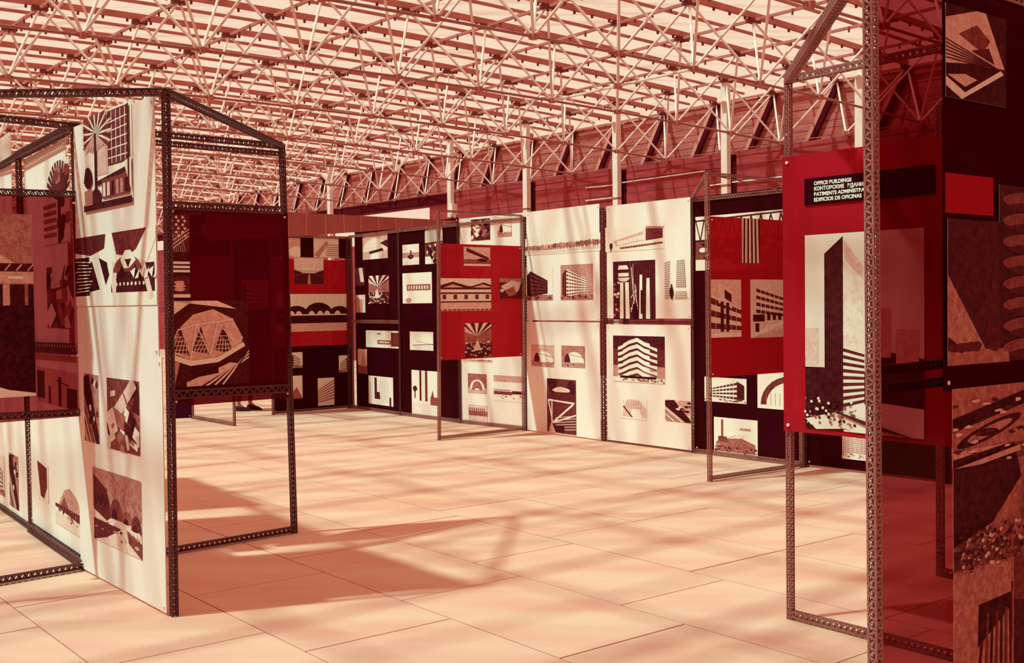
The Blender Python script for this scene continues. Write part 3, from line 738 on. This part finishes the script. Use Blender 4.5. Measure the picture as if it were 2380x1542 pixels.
lattice('post', fr2, pV, pV + Vector((0, 0, 2.7)), .036, 'steel_mid'); lattice('rail', fr2, pV + up, pVG + up, .036, 'steel_mid')
lattice('rail', fr2, tK, tG2, .036, 'steel_mid'); lattice('rail', fr2, pK + up, pG2 + up, .036, 'steel_mid')
lattice('post', fr2, pVG, pVG + Vector((0, 0, 2.7)), .036, 'steel_mid'); lattice('rail', fr2, pV + Vector((0, 0, 2.7)), pVG + Vector((0, 0, 2.7)), .036, 'steel_mid')
FG, KG, VG = Leaf(pF, pG2), Leaf(pK, pG2), Leaf(pV, pVG)
rail(fr2, KG, (2078, 862), (2440, 822), .03, 'steel_dark', off=-.04); rail(fr2, KG, (2078, 905), (2440, 862), .03, 'steel_dark', off=-.04)
off_ = panel('red_panel', 'tall red panel headed office buildings with a skyscraper photograph', 'panel', FG,
      [((1828, 367), (2455, 1062), 'red_plexi')],
      [((1881, 548), (2159, 1020), p_tower, 'tall photograph of a dark skyscraper slab')], off=.03)
# heading board with its four lines
s0, z1 = FG.uv(1881, 418); s1, z0 = FG.uv(2184, 470)
z0 = FG.uv(1881, 479)[1]
FG.sheet(s0, s1, z0, z1, .004, .038).build('heading_board', 'ink', off_, label='black heading board with white lettering')
font_h = (z1 - z0) * .205
for k, txt in enumerate(('OFFICE BUILDINGS', 'КОНТОРСКИЕ  ЗДАНИЯ', 'BATIMENTS ADMINISTRATIFS', 'EDIFICIOS DE OFICINAS')):
    cu = bpy.data.curves.new('lettering', 'FONT'); cu.body = txt; cu.size = font_h * .93; cu.extrude = .0008; cu.offset = .0009
    cu.space_character = 1.02; cu.materials.append(MATS['letter'])
    to_ = bpy.data.objects.new('text_tmp', cu); COL.objects.link(to_); bpy.context.view_layer.update()
    tm = bpy.data.meshes.new_from_object(to_.evaluated_get(bpy.context.evaluated_depsgraph_get())); bpy.data.objects.remove(to_)
    o = bpy.data.objects.new('lettering', tm); COL.objects.link(o); o.parent = off_
    sx_, _ = FG.uv(1904, 430); P = FG.P(sx_, z1 - (z1 - z0) * (.27 + .205 * k), .0415) - Vector(off_['_o'])
    X = FG.d; Z = FG.n; Y = Vector((0, 0, 1))
    o.matrix_local = Matrix(((X.x, Y.x, Z.x, P.x), (X.y, Y.y, Z.y, P.y), (X.z, Y.z, Z.z, P.z), (0, 0, 0, 1)))
panel('tinted_panel', 'dark smoky sheet with stadium and aerial photographs along the right picture edge', 'panel', KG,
      [((2070, -60), (2452, 1700), 'smoke_plexi'), ((2187, -60), (2452, 884), 'night_plexi', 'dark_sheet', .006), ((2190, 402), (2300, 503), 'red_plexi', 'red_sheet', .012)],
      [((2187, 8), (2328, 252), p_stadium, 'photograph of a cantilevered stadium roof'), ((2192, 508), (2335, 840), p_wedge, 'dark photograph with a pale sloping wing'),
       ((2312, 430), (2450, 830), p_discs, 'blurred photograph of stacked round floors'), ((2203, 905), (2450, 1045), p_oval, 'aerial photograph of an oval stadium'), ((2205, 1050), (2450, 1262), p_white_hall, 'photograph of a hall with a crowd'),
       ((2206, 1284), (2340, 1660), p_slats, 'photograph of slanting slats'), ((2345, 1250), (2450, 1660), lambda R: [rc(.12, 0, 0, 1, 1), Q(.3, (0, 1), (1, .9), (1, .6), (0, .7))], 'dark photograph')])

# ------------------------------------------------------------------ middle and far stands
P1, P2, P3, P4 = ground(1226, 1001), ground(1407, 1026), ground(1614, 1053), ground(1021, 1024)
Q4, Q5, P45, P55, P65, P64, P63, P53, PM1 = ground(1650, 1120), ground(1873, 1086), ground(1072, 984), ground(933, 966), ground(820, 949), ground(635, 965), ground(448, 974), ground(545, 991), ground(2203, 1125)
TOPZ = 2.68
def fpost(parent, b, m, w=.038, z=TOPZ): return lattice('post', parent, b, b + Vector((0, 0, z)), w, m)
def toprail(parent, a, b, m, z=TOPZ, w=.045, name='rail'): return lattice(name, parent, a + Vector((0, 0, z)), b + Vector((0, 0, z)), w, m)
bf = thing('lattice_frame', P2, 'long straight lattice frame holding the row of white and black panels along the back', 'display frame')
lattice('post', bf, P2, P2 + Vector((0, 0, TOPZ)), .062, 'steel_dark')
for b in (P1, P3, Q5, P45, P55, P65, PM1): fpost(bf, b, 'steel_dark', .042, TOPZ if b is not PM1 else 2.6)
for a, b in ((P2, P3), (P3, Q5), (P45, P1), (P65, P55), (P55, P45)):
    for z in (.03, TOPZ - .02): lattice('rail', bf, a + Vector((0, 0, z)), b + Vector((0, 0, z)), .04, 'steel_mid')
for z in (1.32, 1.375): lattice('rail', bf, P2 + Vector((0, 0, z)), P3 + Vector((0, 0, z)), .03, 'steel_dark')
lattice('rail', bf, P65 + Vector((0, 0, 1.35)), P55 + Vector((0, 0, 1.35)), .05, 'steel_mid')
L12, L23, L3Q, L41, L4515, L55, L65, LQM = Leaf(P1, P2), Leaf(P2, P3), Leaf(P3, Q5), Leaf(P4, P1), Leaf(P45, P1), Leaf(P55, P45), Leaf(P65, P55), Leaf(Q5, PM1)
panel('white_panel', 'white panel with two slab block photographs, left of the black lattice post', 'panel', L12,
      [((1228, 494), (1400, 746), 'paper_warm'), ((1228, 748), (1401, 1024), 'paper_warm')],
      [((1226, 556), (1401, 583), p_trees, 'long photograph of an avenue of trees'), ((1227, 622), (1290, 698), lambda R: p_slab(R, .95, 'l', 6, .3, .08), 'photograph of a dark slab block'),
       ((1308, 617), (1384, 697), lambda R: p_slab(R, .6, 'l', 7, .92, .45), 'photograph of a pale slab block'), ((1240, 801), (1293, 854), p_arch, 'photograph of a vaulted shed'),
       ((1310, 803), (1365, 856), lambda R: p_arch(R, .55), 'photograph of a half barrel hall'), ((1276, 879), (1345, 1012), p_mesh, 'photograph of white beams over water')], off=.03)
panel('white_panel', 'white panel with the stepped zigzag tower photograph, between two dark posts', 'panel', L23,
      [((1414, 480), (1611, 741), 'paper_warm'), ((1414, 754), (1612, 1047), 'paper_warm')],
      [((1412, 530), (1549, 578), p_lowhall, 'long photograph of a low exhibition building'), ((1430, 609), (1529, 744), p_interior, 'dark photograph of a hall with pale columns'),
       ((1550, 606), (1610, 695), p_skyscr, 'photograph of a gridded tower with a figure'), ((1430, 780), (1551, 893), p_zigzag, 'photograph of a building with zigzag balconies'),
       ((1447, 924), (1509, 978), lambda R: [rc(.95, 0, 0, 1, 1), Q(.75, (.1, .5), (.3, .95), (.7, .95), (.98, .55), (.98, .1), (.1, .1)), Q(.92, (.35, .1), (.45, .5), (.7, .5), (.85, .1))] + [ln(.5, .1 + .1 * k, .9, .2 + .08 * k, .5, .01) for k in range(8)] + [ln(.25, .12, .6, .45, .1, .06)], 'pale photograph of a vaulted hall'),
       ((1551, 928), (1611, 984), lambda R: p_diag(R, .7), 'photograph of concrete walls')], off=.03)
panel('black_panel', 'black panel with truss and office photographs behind the red sheet', 'panel', L3Q,
      [((1617, 458), (1871, 1078), 'black_panel')],
      [((1617, 505), (1868, 620), p_truss, 'photograph of an airy truss hall'), ((1638, 876), (1736, 940), lambda R: p_slab(R, .95, 'r', 4, .9, .2, .9), 'photograph of a long office block'),
       ((1761, 858), (1868, 957), lambda R: [rc(.95, 0, 0, 1, 1), arc(.3, .75, .1, .68, .75), arc(.93, .75, .1, .55, .6)] + [ln(.5, .2 + .1 * k, .1, .2 + .1 * k, .4, .01) for k in range(7)], 'photograph of an arched hall'),
       ((1660, 969), (1762, 1068), lambda R: [rc(.93, 0, 0, 1, 1), Q(.5, (.05, .35), (.5, .55), (.95, .35), (.95, .1), (.05, .1)), Q(.85, (.3, .45), (.7, .62), (.8, .5)), rc(.4, .17, .4, .22, .95), rc(.35, .1, .35, .3, .5), rc(.6, .6, .7, .85, .76)] + ground_clutter(R, .25, (.1, .7), 16, .06), 'photograph of a harbour hall with a mast')])
fr3 = thing('lattice_frame', Q4, 'slim lattice frame carrying the red sheet in front of the black panel, right of centre', 'display frame')
lattice('post', fr3, Q4, at_depth(1643, 402, Q4.y), .034, 'steel_mid')
Q5f = Q5 - L3Q.d * 0 + (Q4 - Q5).normalized() * .06
lattice('post', fr3, Q5f, Q5f + Vector((0, 0, 2.68)), .034, 'steel_mid')
lattice('rail', fr3, Q4 + up, Q5f + up, .032, 'steel_mid'); tq4 = at_depth(1643, 404, Q4.y)
lattice('rail', fr3, tq4, Vector((Q5f.x, Q5f.y, tq4.z)), .028, 'steel_mid')
lattice('brace', fr3, tq4, P3 + Vector((0, 0, TOPZ + .01)), .03, 'steel_mid')
b = MB().tube(tq4, Vector((Q5f.x, Q5f.y, tq4.z - .12)), .006, 6).build('tie_wire', 'steel_mid', fr3)
LQ = Leaf(Q4, Q5f)
panel('red_panel', 'red sheet with two office block photographs hung right of centre', 'panel', LQ,
      [((1648, 503), (1868, 863), 'red_plexi')],
      [((1723, 507), (1765, 612), lambda R: facade((0, .98), (1, 1), (1, .05), (0, .02), 1, .75, .7) + [ln(.12, .15 + .2 * k, 1, .12 + .22 * k, 0, .09) for k in range(5)] + [ln(.95, .22 + .2 * k, 1, .2 + .22 * k, 0, .05) for k in range(4)], 'photograph of ribbed towers'),
       ((1650, 650), (1722, 783), lambda R: [rc(.75, 0, 0, 1, 1)] + facade((0, .75), (1, .5), (1, .08), (0, .1), 3, .8, .25, 6) + [Q(.8, (.25, .95), (.7, .8), (.7, .5), (.25, .6)), Q(.15, (.45, .83), (.68, .74), (.68, .6), (.45, .68)), rc(.12, .32, .1, .42, .62), rc(.12, .5, .1, .6, .6), rc(.85, 0, 0, 1, .08)], 'photograph of an office facade with a tall panel'),
       ((1743, 650), (1850, 782), lambda R: [rc(.78, 0, 0, 1, 1)] + facade((.12, .88), (1, .62), (1, .3), (.12, .4), 4, .8, .22, 9) + [rc(.12, .05, .28, .3, .4), Q(.85, (0, .1), (1, .38), (1, .3), (0, .0)), Q(.7, (0, 0), (1, .2), (1, 0)), rc(.1, .1, .1, .18, .25)] + [rc(.1, .35 + .12 * k, .3, .42 + .12 * k, .42) for k in range(5)], 'photograph of an office block on columns')])
panel('black_panel', 'black panel with one pale city photograph behind the office buildings panel', 'panel', LQM,
      [((1877, 420), (2200, 1118), 'black_panel')],
      [((1958, 1008), (2050, 1076), lambda R: facade((0, .95), (1, .85), (1, .25), (0, .25), 9, .92, .6, 9) + [rc(.95, 0, 0, 1, .25)] + ground_clutter(R, .2, (.3, .8), 10, .06), 'pale photograph of housing slabs')])
panel('white_panel', 'white panel with small photographs showing above and below the central red sheet', 'panel', L4515,
      [((1070, 509), (1221, 997), 'paper_warm')],
      [((1095, 511), (1140, 557), p_aerial, 'small photograph of works'), ((1157, 505), (1190, 549), lambda R: p_arch(R, .8), 'small photograph of a curved hall'),
       ((1077, 832), (1144, 843), p_trees, 'pale strip photograph'), ((1088, 868), (1132, 916), lambda R: [rc(.5, 0, 0, 1, 1), rc(.7, 0, 0, 1, .25), arc(.92, .5, .2, .4, .5), arc(.5, .5, .15, .28, .48), bl(.9, .5, .2, .15, .06, R)], 'photograph of a glowing vault'),
       ((1148, 872), (1221, 937), lambda R: [rc(.93, 0, 0, 1, 1), rc(.65, 0, .75, 1, 1), rc(.35, 0, .25, .6, .38), rc(.6, 0, .4, .55, .45), rc(.2, .6, .3, 1, .42)] + ground_clutter(R, .3, (.2, .6), 8, .05), 'photograph of long low buildings'),
       ((1090, 940), (1134, 980), lambda R: [rc(.75, 0, 0, 1, 1), rc(.5, 0, .3, 1, .6)] + [rc(.4, .1 * k, .3, .1 * k + .05, .8) for k in range(9)], 'photograph of factory stacks')])
panel('black_panel', 'black panel with a twin chimney photograph at its foot, left of the central red sheet', 'panel', L55,
      [((936, 521), (1070, 980), 'black_panel')],
      [((936, 570), (975, 615), lambda R: [rc(.95, 0, 0, 1, 1), rc(.6, 0, .35, 1, .6), bl(.08, .5, .4, .2, .14, R), rc(.3, .45, .3, .55, .7), rc(.85, 0, 0, 1, .2)], 'photograph of a machine hall'), ((988, 528), (1030, 612), lambda R: p_truss(R), 'photograph of a mast'),
       ((936, 636), (1005, 705), lambda R: [rc(.95, 0, 0, 1, 1), rc(.45, .15, .42, .95, .62), bl(.6, .2, .1, .12, .1, R)] + [rc(.8, .2 + .09 * k, .46, .25 + .09 * k, .58) for k in range(8)], 'photograph of a flat roofed pavilion'),
       ((953, 771), (1008, 816), lambda R: [rc(.85, 0, 0, 1, 1), Q(.95, (0, .2), (.6, .9), (.9, .9), (1, .3)), ln(.4, .1, .25, 1, .35, .04), ln(.5, .3, .5, 1, .3, .02)], 'photograph of a sweeping roof'),
       ((957, 860), (1025, 976), p_chim, 'photograph of two chimneys')])
panel('black_panel', 'black panel with many small photographs, in the far corner behind the red dome panel', 'panel', L65,
      [((824, 540), (934, 963), 'black_panel')],
      [((843, 545), (902, 600), lambda R: [rc(.7, 0, 0, 1, 1), Q(.95, (.3, 0), (.75, 0), (.8, .35), (.35, .3)), arc(.85, .5, .3, .5, .5), Q(.1, (.25, .3), (.8, .4), (.85, .3), (.3, .2)), Q(.1, (.7, .6), (1, .7), (1, .4))], 'photograph of curved balconies'),
       ((826, 624), (847, 664), lambda R: [rc(.2, 0, 0, 1, 1), Q(.95, (.4, 1), (.8, 1), (1, .2), (.6, .2))], 'small photograph of a shaft'), ((857, 642), (905, 706), p_fan, 'photograph of roof girders over a crowd'), ((828, 686), (850, 727), lambda R: [rc(.85, 0, 0, 1, 1), Q(.6, (0, .9), (.7, .7), (.7, 0), (0, 0))], 'small pale photograph'),
       ((851, 768), (930, 811), lambda R: [rc(.95, 0, 0, 1, 1), rc(.3, .75, .1, 1, .9), rc(.5, .35, .2, .75, .45), rc(.9, .4, .3, .7, .36), rc(.4, .35, .78, .45, .85)], 'photograph of a pavilion on stilts'), ((832, 811), (854, 870), lambda R: [rc(.75, 0, 0, 1, 1), rc(.4, 0, 0, 1, .35), Q(.6, (.3, .3), (.6, .9), (.9, .3))], 'narrow photograph of a mast'),
       ((857, 873), (915, 946), lambda R: [rc(.95, 0, 0, 1, 1), rc(.15, .25, .2, .5, .45), rc(.2, .25, .4, .35, .95), Q(.85, (.4, .9), (.8, .85), (.85, .1), (.5, .1)), rc(.1, .85, 0, .92, .3)], 'photograph of tower blocks')])
# central red sheet in its slim frame
fr4 = thing('lattice_frame', P4, 'slim lattice frame standing on the floor around the central red sheet', 'display frame')
t4 = at_depth(1019, 490, P4.y); lattice('post', fr4, P4, t4, .032, 'steel_mid')
P1f = P1 + (P4 - P1).normalized() * .06
lattice('post', fr4, P1f, P1f + Vector((0, 0, t4.z)), .032, 'steel_mid')
lattice('rail', fr4, P4 + up, P1f + up, .034, 'steel_mid'); lattice('rail', fr4, t4, P1f + Vector((0, 0, t4.z)), .026, 'steel_mid')
L41 = Leaf(P4, P1f)
panel('red_panel', 'red sheet with a shed roof photograph hanging in the centre of the hall', 'panel', L41,
      [((1022, 566), (1218, 828), 'red_plexi')],
      [((1077, 574), (1139, 619), lambda R: [rc(.75, 0, 0, 1, 1), Q(.25, (.1, .95), (.3, .85), (.95, .45), (.95, .3), (.1, .75)), rc(.45, 0, .1, 1, .35), bl(.15, .7, .3, .2, .12, R), rc(.9, 0, 0, 1, .1)], 'photograph of a cantilevered roof'), ((1021, 647), (1141, 722), p_sheds, 'wide photograph of a hall with folded gables'),
       ((1160, 647), (1216, 694), lambda R: [rc(.2, 0, 0, 1, 1), rc(.55, 0, .8, 1, 1), Q(.8, (.05, .6), (.5, .9), (.9, .8), (.8, .4), (.6, .2), (.3, .3)), Q(.5, (.2, .4), (.6, .6), (.7, .2), (.4, .1)), bl(.8, .1, .4, .1, .1, R)], 'photograph of a folded roof'), ((1079, 752), (1142, 829), p_fan, 'photograph under a fan vault')])
# far stand with the red dome panel
fr5 = thing('lattice_frame', P64, 'distant lattice frame around the red panel with the dome photographs', 'display frame')
for b_ in (P64, P63, P53): fpost(fr5, b_, 'steel_mid', .032, 2.66 if b_ is not P53 else 2.66)
lattice('post', fr5, P65 + (P64 - P65).normalized() * .07, P65 + (P64 - P65).normalized() * .07 + Vector((0, 0, 2.66)), .045, 'steel_dark')
for a, b_ in ((P64, P65), (P63, P53), (P63, P64)):
    for z in ((.03, 2.64) if a is not P63 or b_ is P53 else (.62, 2.64)): lattice('rail', fr5, a + Vector((0, 0, z)), b_ + Vector((0, 0, z)), .04, 'steel_mid')
P62 = P63 + (P63 - P64); LR, L634, L623 = Leaf(P64, P65), Leaf(P63, P64), Leaf(P62, P63)
panel('red_panel', 'red and black panel with the row of domes photograph behind the dark left post', 'panel', LR,
      [((637, 546), (817, 601), 'black_panel', 'upper_sheet'), ((637, 602), (817, 806), 'red_plexi'), ((637, 808), (817, 946), 'black_panel', 'lower_sheet')],
      [((650, 552), (698, 600), lambda R: [rc(.7, 0, 0, 1, 1), bl(.92, .8, .3, .5, .3, R), bl(.3, .2, .2, .3, .2, R)], 'photograph of clouds and roofs'), ((728, 549), (787, 600), lambda R: [rc(.85, 0, 0, 1, 1), Q(.6, (0, .1), (.5, .8), (.6, .7), (.2, 0))] + [ln(.45, .5, .1 + .1 * k, 1, .1 + .1 * k, .03) for k in range(6)], 'photograph of a grandstand'),
       ((683, 599), (752, 661), p_bowl, 'photograph of a bowl shaped roof'), ((642, 684), (808, 753), p_domes, 'wide photograph of a row of domes'), ((642, 756), (808, 768), lambda R: [rc(.72, 0, 0, 1, 1)], 'pale strip below the domes'),
       ((676, 820), (703, 855), lambda R: p_slab(R, .95), 'small pale photograph'), ((787, 827), (811, 865), lambda R: p_slab(R, .95, 'r'), 'small photograph of a hall end'), ((668, 875), (703, 926), lambda R: [rc(.95, 0, 0, 1, 1), Q(.5, (0, 0), (1, 0), (.6, .5))], 'photograph of a white mound'), ((738, 880), (777, 941), lambda R: [rc(.95, 0, 0, 1, 1)] + facade((0, .6), (1, .95), (1, .2), (0, .1), 7, .92, .5), 'photograph of terraces')])
panel('black_panel', 'raised dark panel with a red square seen through the dome sheet', 'panel', L634,
      [((452, 500), (633, 905), 'dark_plexi'), ((458, 596), (540, 800), 'red_plexi', 'red_sheet', .012)],
      [((470, 520), (520, 556), lambda R: [rc(.6, 0, 0, 1, 1), rc(.4, .1, .1, .9, .5)], 'dim photograph'), ((560, 650), (625, 720), lambda R: p_slab(R, .6), 'dim photograph of a building')])
panel('dark_wine_panel', 'low dark wine coloured panel standing on the floor behind the nearest white panel', 'panel', L623,
      [((380, 505), (446, 973), 'wine_panel')])
# canvas canopy fixed between the far posts
cz = 2.70
cT = Leaf(P45 + (P4 - P1) * 2.6, P45)
a_, b_ = cT.p, cT.q
can = thing('canvas_canopy', P45 + Vector((0, 0, cz)), 'long tapering dusky canvas valance with stitched seams hung above the far stands', 'canopy')
n = 14
for k in range(n):
    x0, x1 = k / n, (k + 1) / n
    h0, h1 = .36 * (1 - x0) ** .8 + .015, .36 * (1 - x1) ** .8 + .015
    A, B = a_.lerp(b_, x0), a_.lerp(b_, x1)
    mb = MB(); t_ = cT.n * .004; o0 = cT.n * (.02 * math.sin(k * 2.1)); o1 = cT.n * (.02 * math.sin((k + 1) * 2.1))
    z = cz + .01
    vs = [A + o0 + Vector((0, 0, z - h0)), B + o1 + Vector((0, 0, z - h1)), B + Vector((0, 0, z)), A + Vector((0, 0, z))]
    mb.v = [v + t_ for v in vs] + [v - t_ for v in vs]; mb.f = [[0, 1, 2, 3], [7, 6, 5, 4], [0, 4, 5, 1], [1, 5, 6, 2], [2, 6, 7, 3], [3, 7, 4, 0]]
    mb.build('canvas_strip', 'canvas', can)
    MB().bar(B + o1 + Vector((0, 0, z - h1)) + t_ * 1.5, B + Vector((0, 0, z)) + t_ * 1.5, .012, .004).build('seam', 'seam', can)
# ------------------------------------------------------------------ visitor behind the tinted sheet (only the feet show clearly)
F0 = ground(572, 955)
person = thing('person', F0, 'person in a dark coat and heeled shoes standing behind the dome sheet, only feet clear', 'person')
def skinfig(name, verts, edges, m, radii, sub=2, parent=person):
    me = bpy.data.meshes.new(name); me.from_pydata([tuple(Vector(v)) for v in verts], edges, []); me.materials.append(MATS[m])
    o = bpy.data.objects.new(name, me); COL.objects.link(o); o.parent = parent
    md = o.modifiers.new('skin', 'SKIN'); md.use_smooth_shade = True
    for k, r_ in enumerate(radii): me.skin_vertices[0].data[k].radius = (r_, r_ * .9) if not isinstance(r_, tuple) else r_
    me.skin_vertices[0].data[0].use_root = True
    s_ = o.modifiers.new('sub', 'SUBSURF'); s_.levels = s_.render_levels = sub
    return o
# local frame : faces +X (to the right), feet at z 0
V = [(0, 0, .90), (0, 0, 1.08), (0, 0, 1.28), (0, 0, 1.40), (.01, 0, 1.47), (.02, 0, 1.53), (.025, 0, 1.60),
     (0, .15, 1.36), (.02, .20, 1.10), (.12, .17, .90), (.17, .14, .84), (0, -.15, 1.36), (-.01, -.20, 1.10), (.08, -.18, .88), (.14, -.16, .82),
     (.02, .08, .82), (.06, .09, .47), (.04, .09, .10), (.02, -.08, .82), (-.03, -.09, .47), (-.10, -.09, .10), (.12, .09, .045), (-.02, -.09, .045)]
E_ = [(0, 1), (1, 2), (2, 3), (3, 4), (4, 5), (5, 6), (3, 7), (7, 8), (8, 9), (9, 10), (3, 11), (11, 12), (12, 13), (13, 14), (0, 15), (15, 16), (16, 17), (0, 18), (18, 19), (19, 20), (17, 21), (20, 22)]
RR = [.13, .11, .14, .11, .05, .07, .085, .055, .042, .035, .03, .055, .042, .035, .03, .085, .055, .035, .085, .055, .035, .032, .032]
if not hasattr(bpy.types.Mesh, 'skin_vertices'): pass
def mkfig():
    me = bpy.data.meshes.new('body'); me.from_pydata(V, E_, []); me.materials.append(MATS['skin'])
    o = bpy.data.objects.new('body', me); COL.objects.link(o); o.parent = person
    bm = bmesh.new(); bm.from_mesh(me); ly = bm.verts.layers.skin.verify(); bm.verts.ensure_lookup_table()
    for k, v in enumerate(bm.verts): v[ly].radius = (RR[k], RR[k] * .85); v[ly].use_root = (k == 0)
    bm.to_mesh(me); bm.free()
    md = o.modifiers.new('skin', 'SKIN'); md.use_smooth_shade = True
    s_ = o.modifiers.new('sub', 'SUBSURF'); s_.levels = s_.render_levels = 2
mkfig()
def loft(name, rings, m, parent, n=16):
    mb = MB()
    for (cx, cy, z, rx, ry) in rings:
        for k in range(n):
            a = 2 * math.pi * k / n; mb.v.append(Vector((cx + rx * math.cos(a), cy + ry * math.sin(a), z)))
    for r_ in range(len(rings) - 1):
        for k in range(n): mb.f.append([r_ * n + k, r_ * n + (k + 1) % n, (r_ + 1) * n + (k + 1) % n, (r_ + 1) * n + k])
    mb.f.append(list(range(n))[::-1]); mb.f.append([(len(rings) - 1) * n + k for k in range(n)])
    me = mb.mesh(name, m)
    for p in me.polygons: p.use_smooth = True
    o = bpy.data.objects.new(name, me); COL.objects.link(o); o.parent = parent; return o
loft('coat', [(0, 0, .50, .25, .26), (0, 0, .75, .21, .24), (0, 0, 1.0, .16, .20), (0, 0, 1.2, .15, .20), (0, 0, 1.36, .13, .20), (0, 0, 1.44, .08, .12)], 'coat', person)
for s_ in (-1, 1): loft('sleeve', [(.13, s_ * .17, .87, .05, .05), (.03, s_ * .22, 1.08, .06, .055), (0, s_ * .19, 1.30, .07, .065), (0, s_ * .14, 1.40, .06, .06)], 'coat', person, 10)
loft('hair', [(-.02, 0, 1.50, .07, .08), (-.03, 0, 1.58, .10, .10), (-.01, 0, 1.67, .10, .095), (.0, 0, 1.72, .05, .05)], 'hair', person)
loft('face_nose', [(.105, 0, 1.565, .018, .014), (.10, 0, 1.60, .008, .008)], 'skin', person, 8)
for (x, y) in ((.04, .09), (-.10, -.09)):
    sh = loft('shoe', [(x + .07, y, .0, .12, .042), (x + .07, y, .015, .125, .045), (x + .05, y, .05, .09, .04), (x + .0, y, .085, .045, .036)], 'shoe', person, 12)
    mb = MB(); mb.tube((x - .035, y, 0), (x - .035, y, .06), .012, 8, .025)
    h_ = bpy.data.objects.new('heel', mb.mesh('heel', 'shoe')); COL.objects.link(h_); h_.parent = sh

for o in list(bpy.data.objects):
    if '_o' in o: del o['_o']
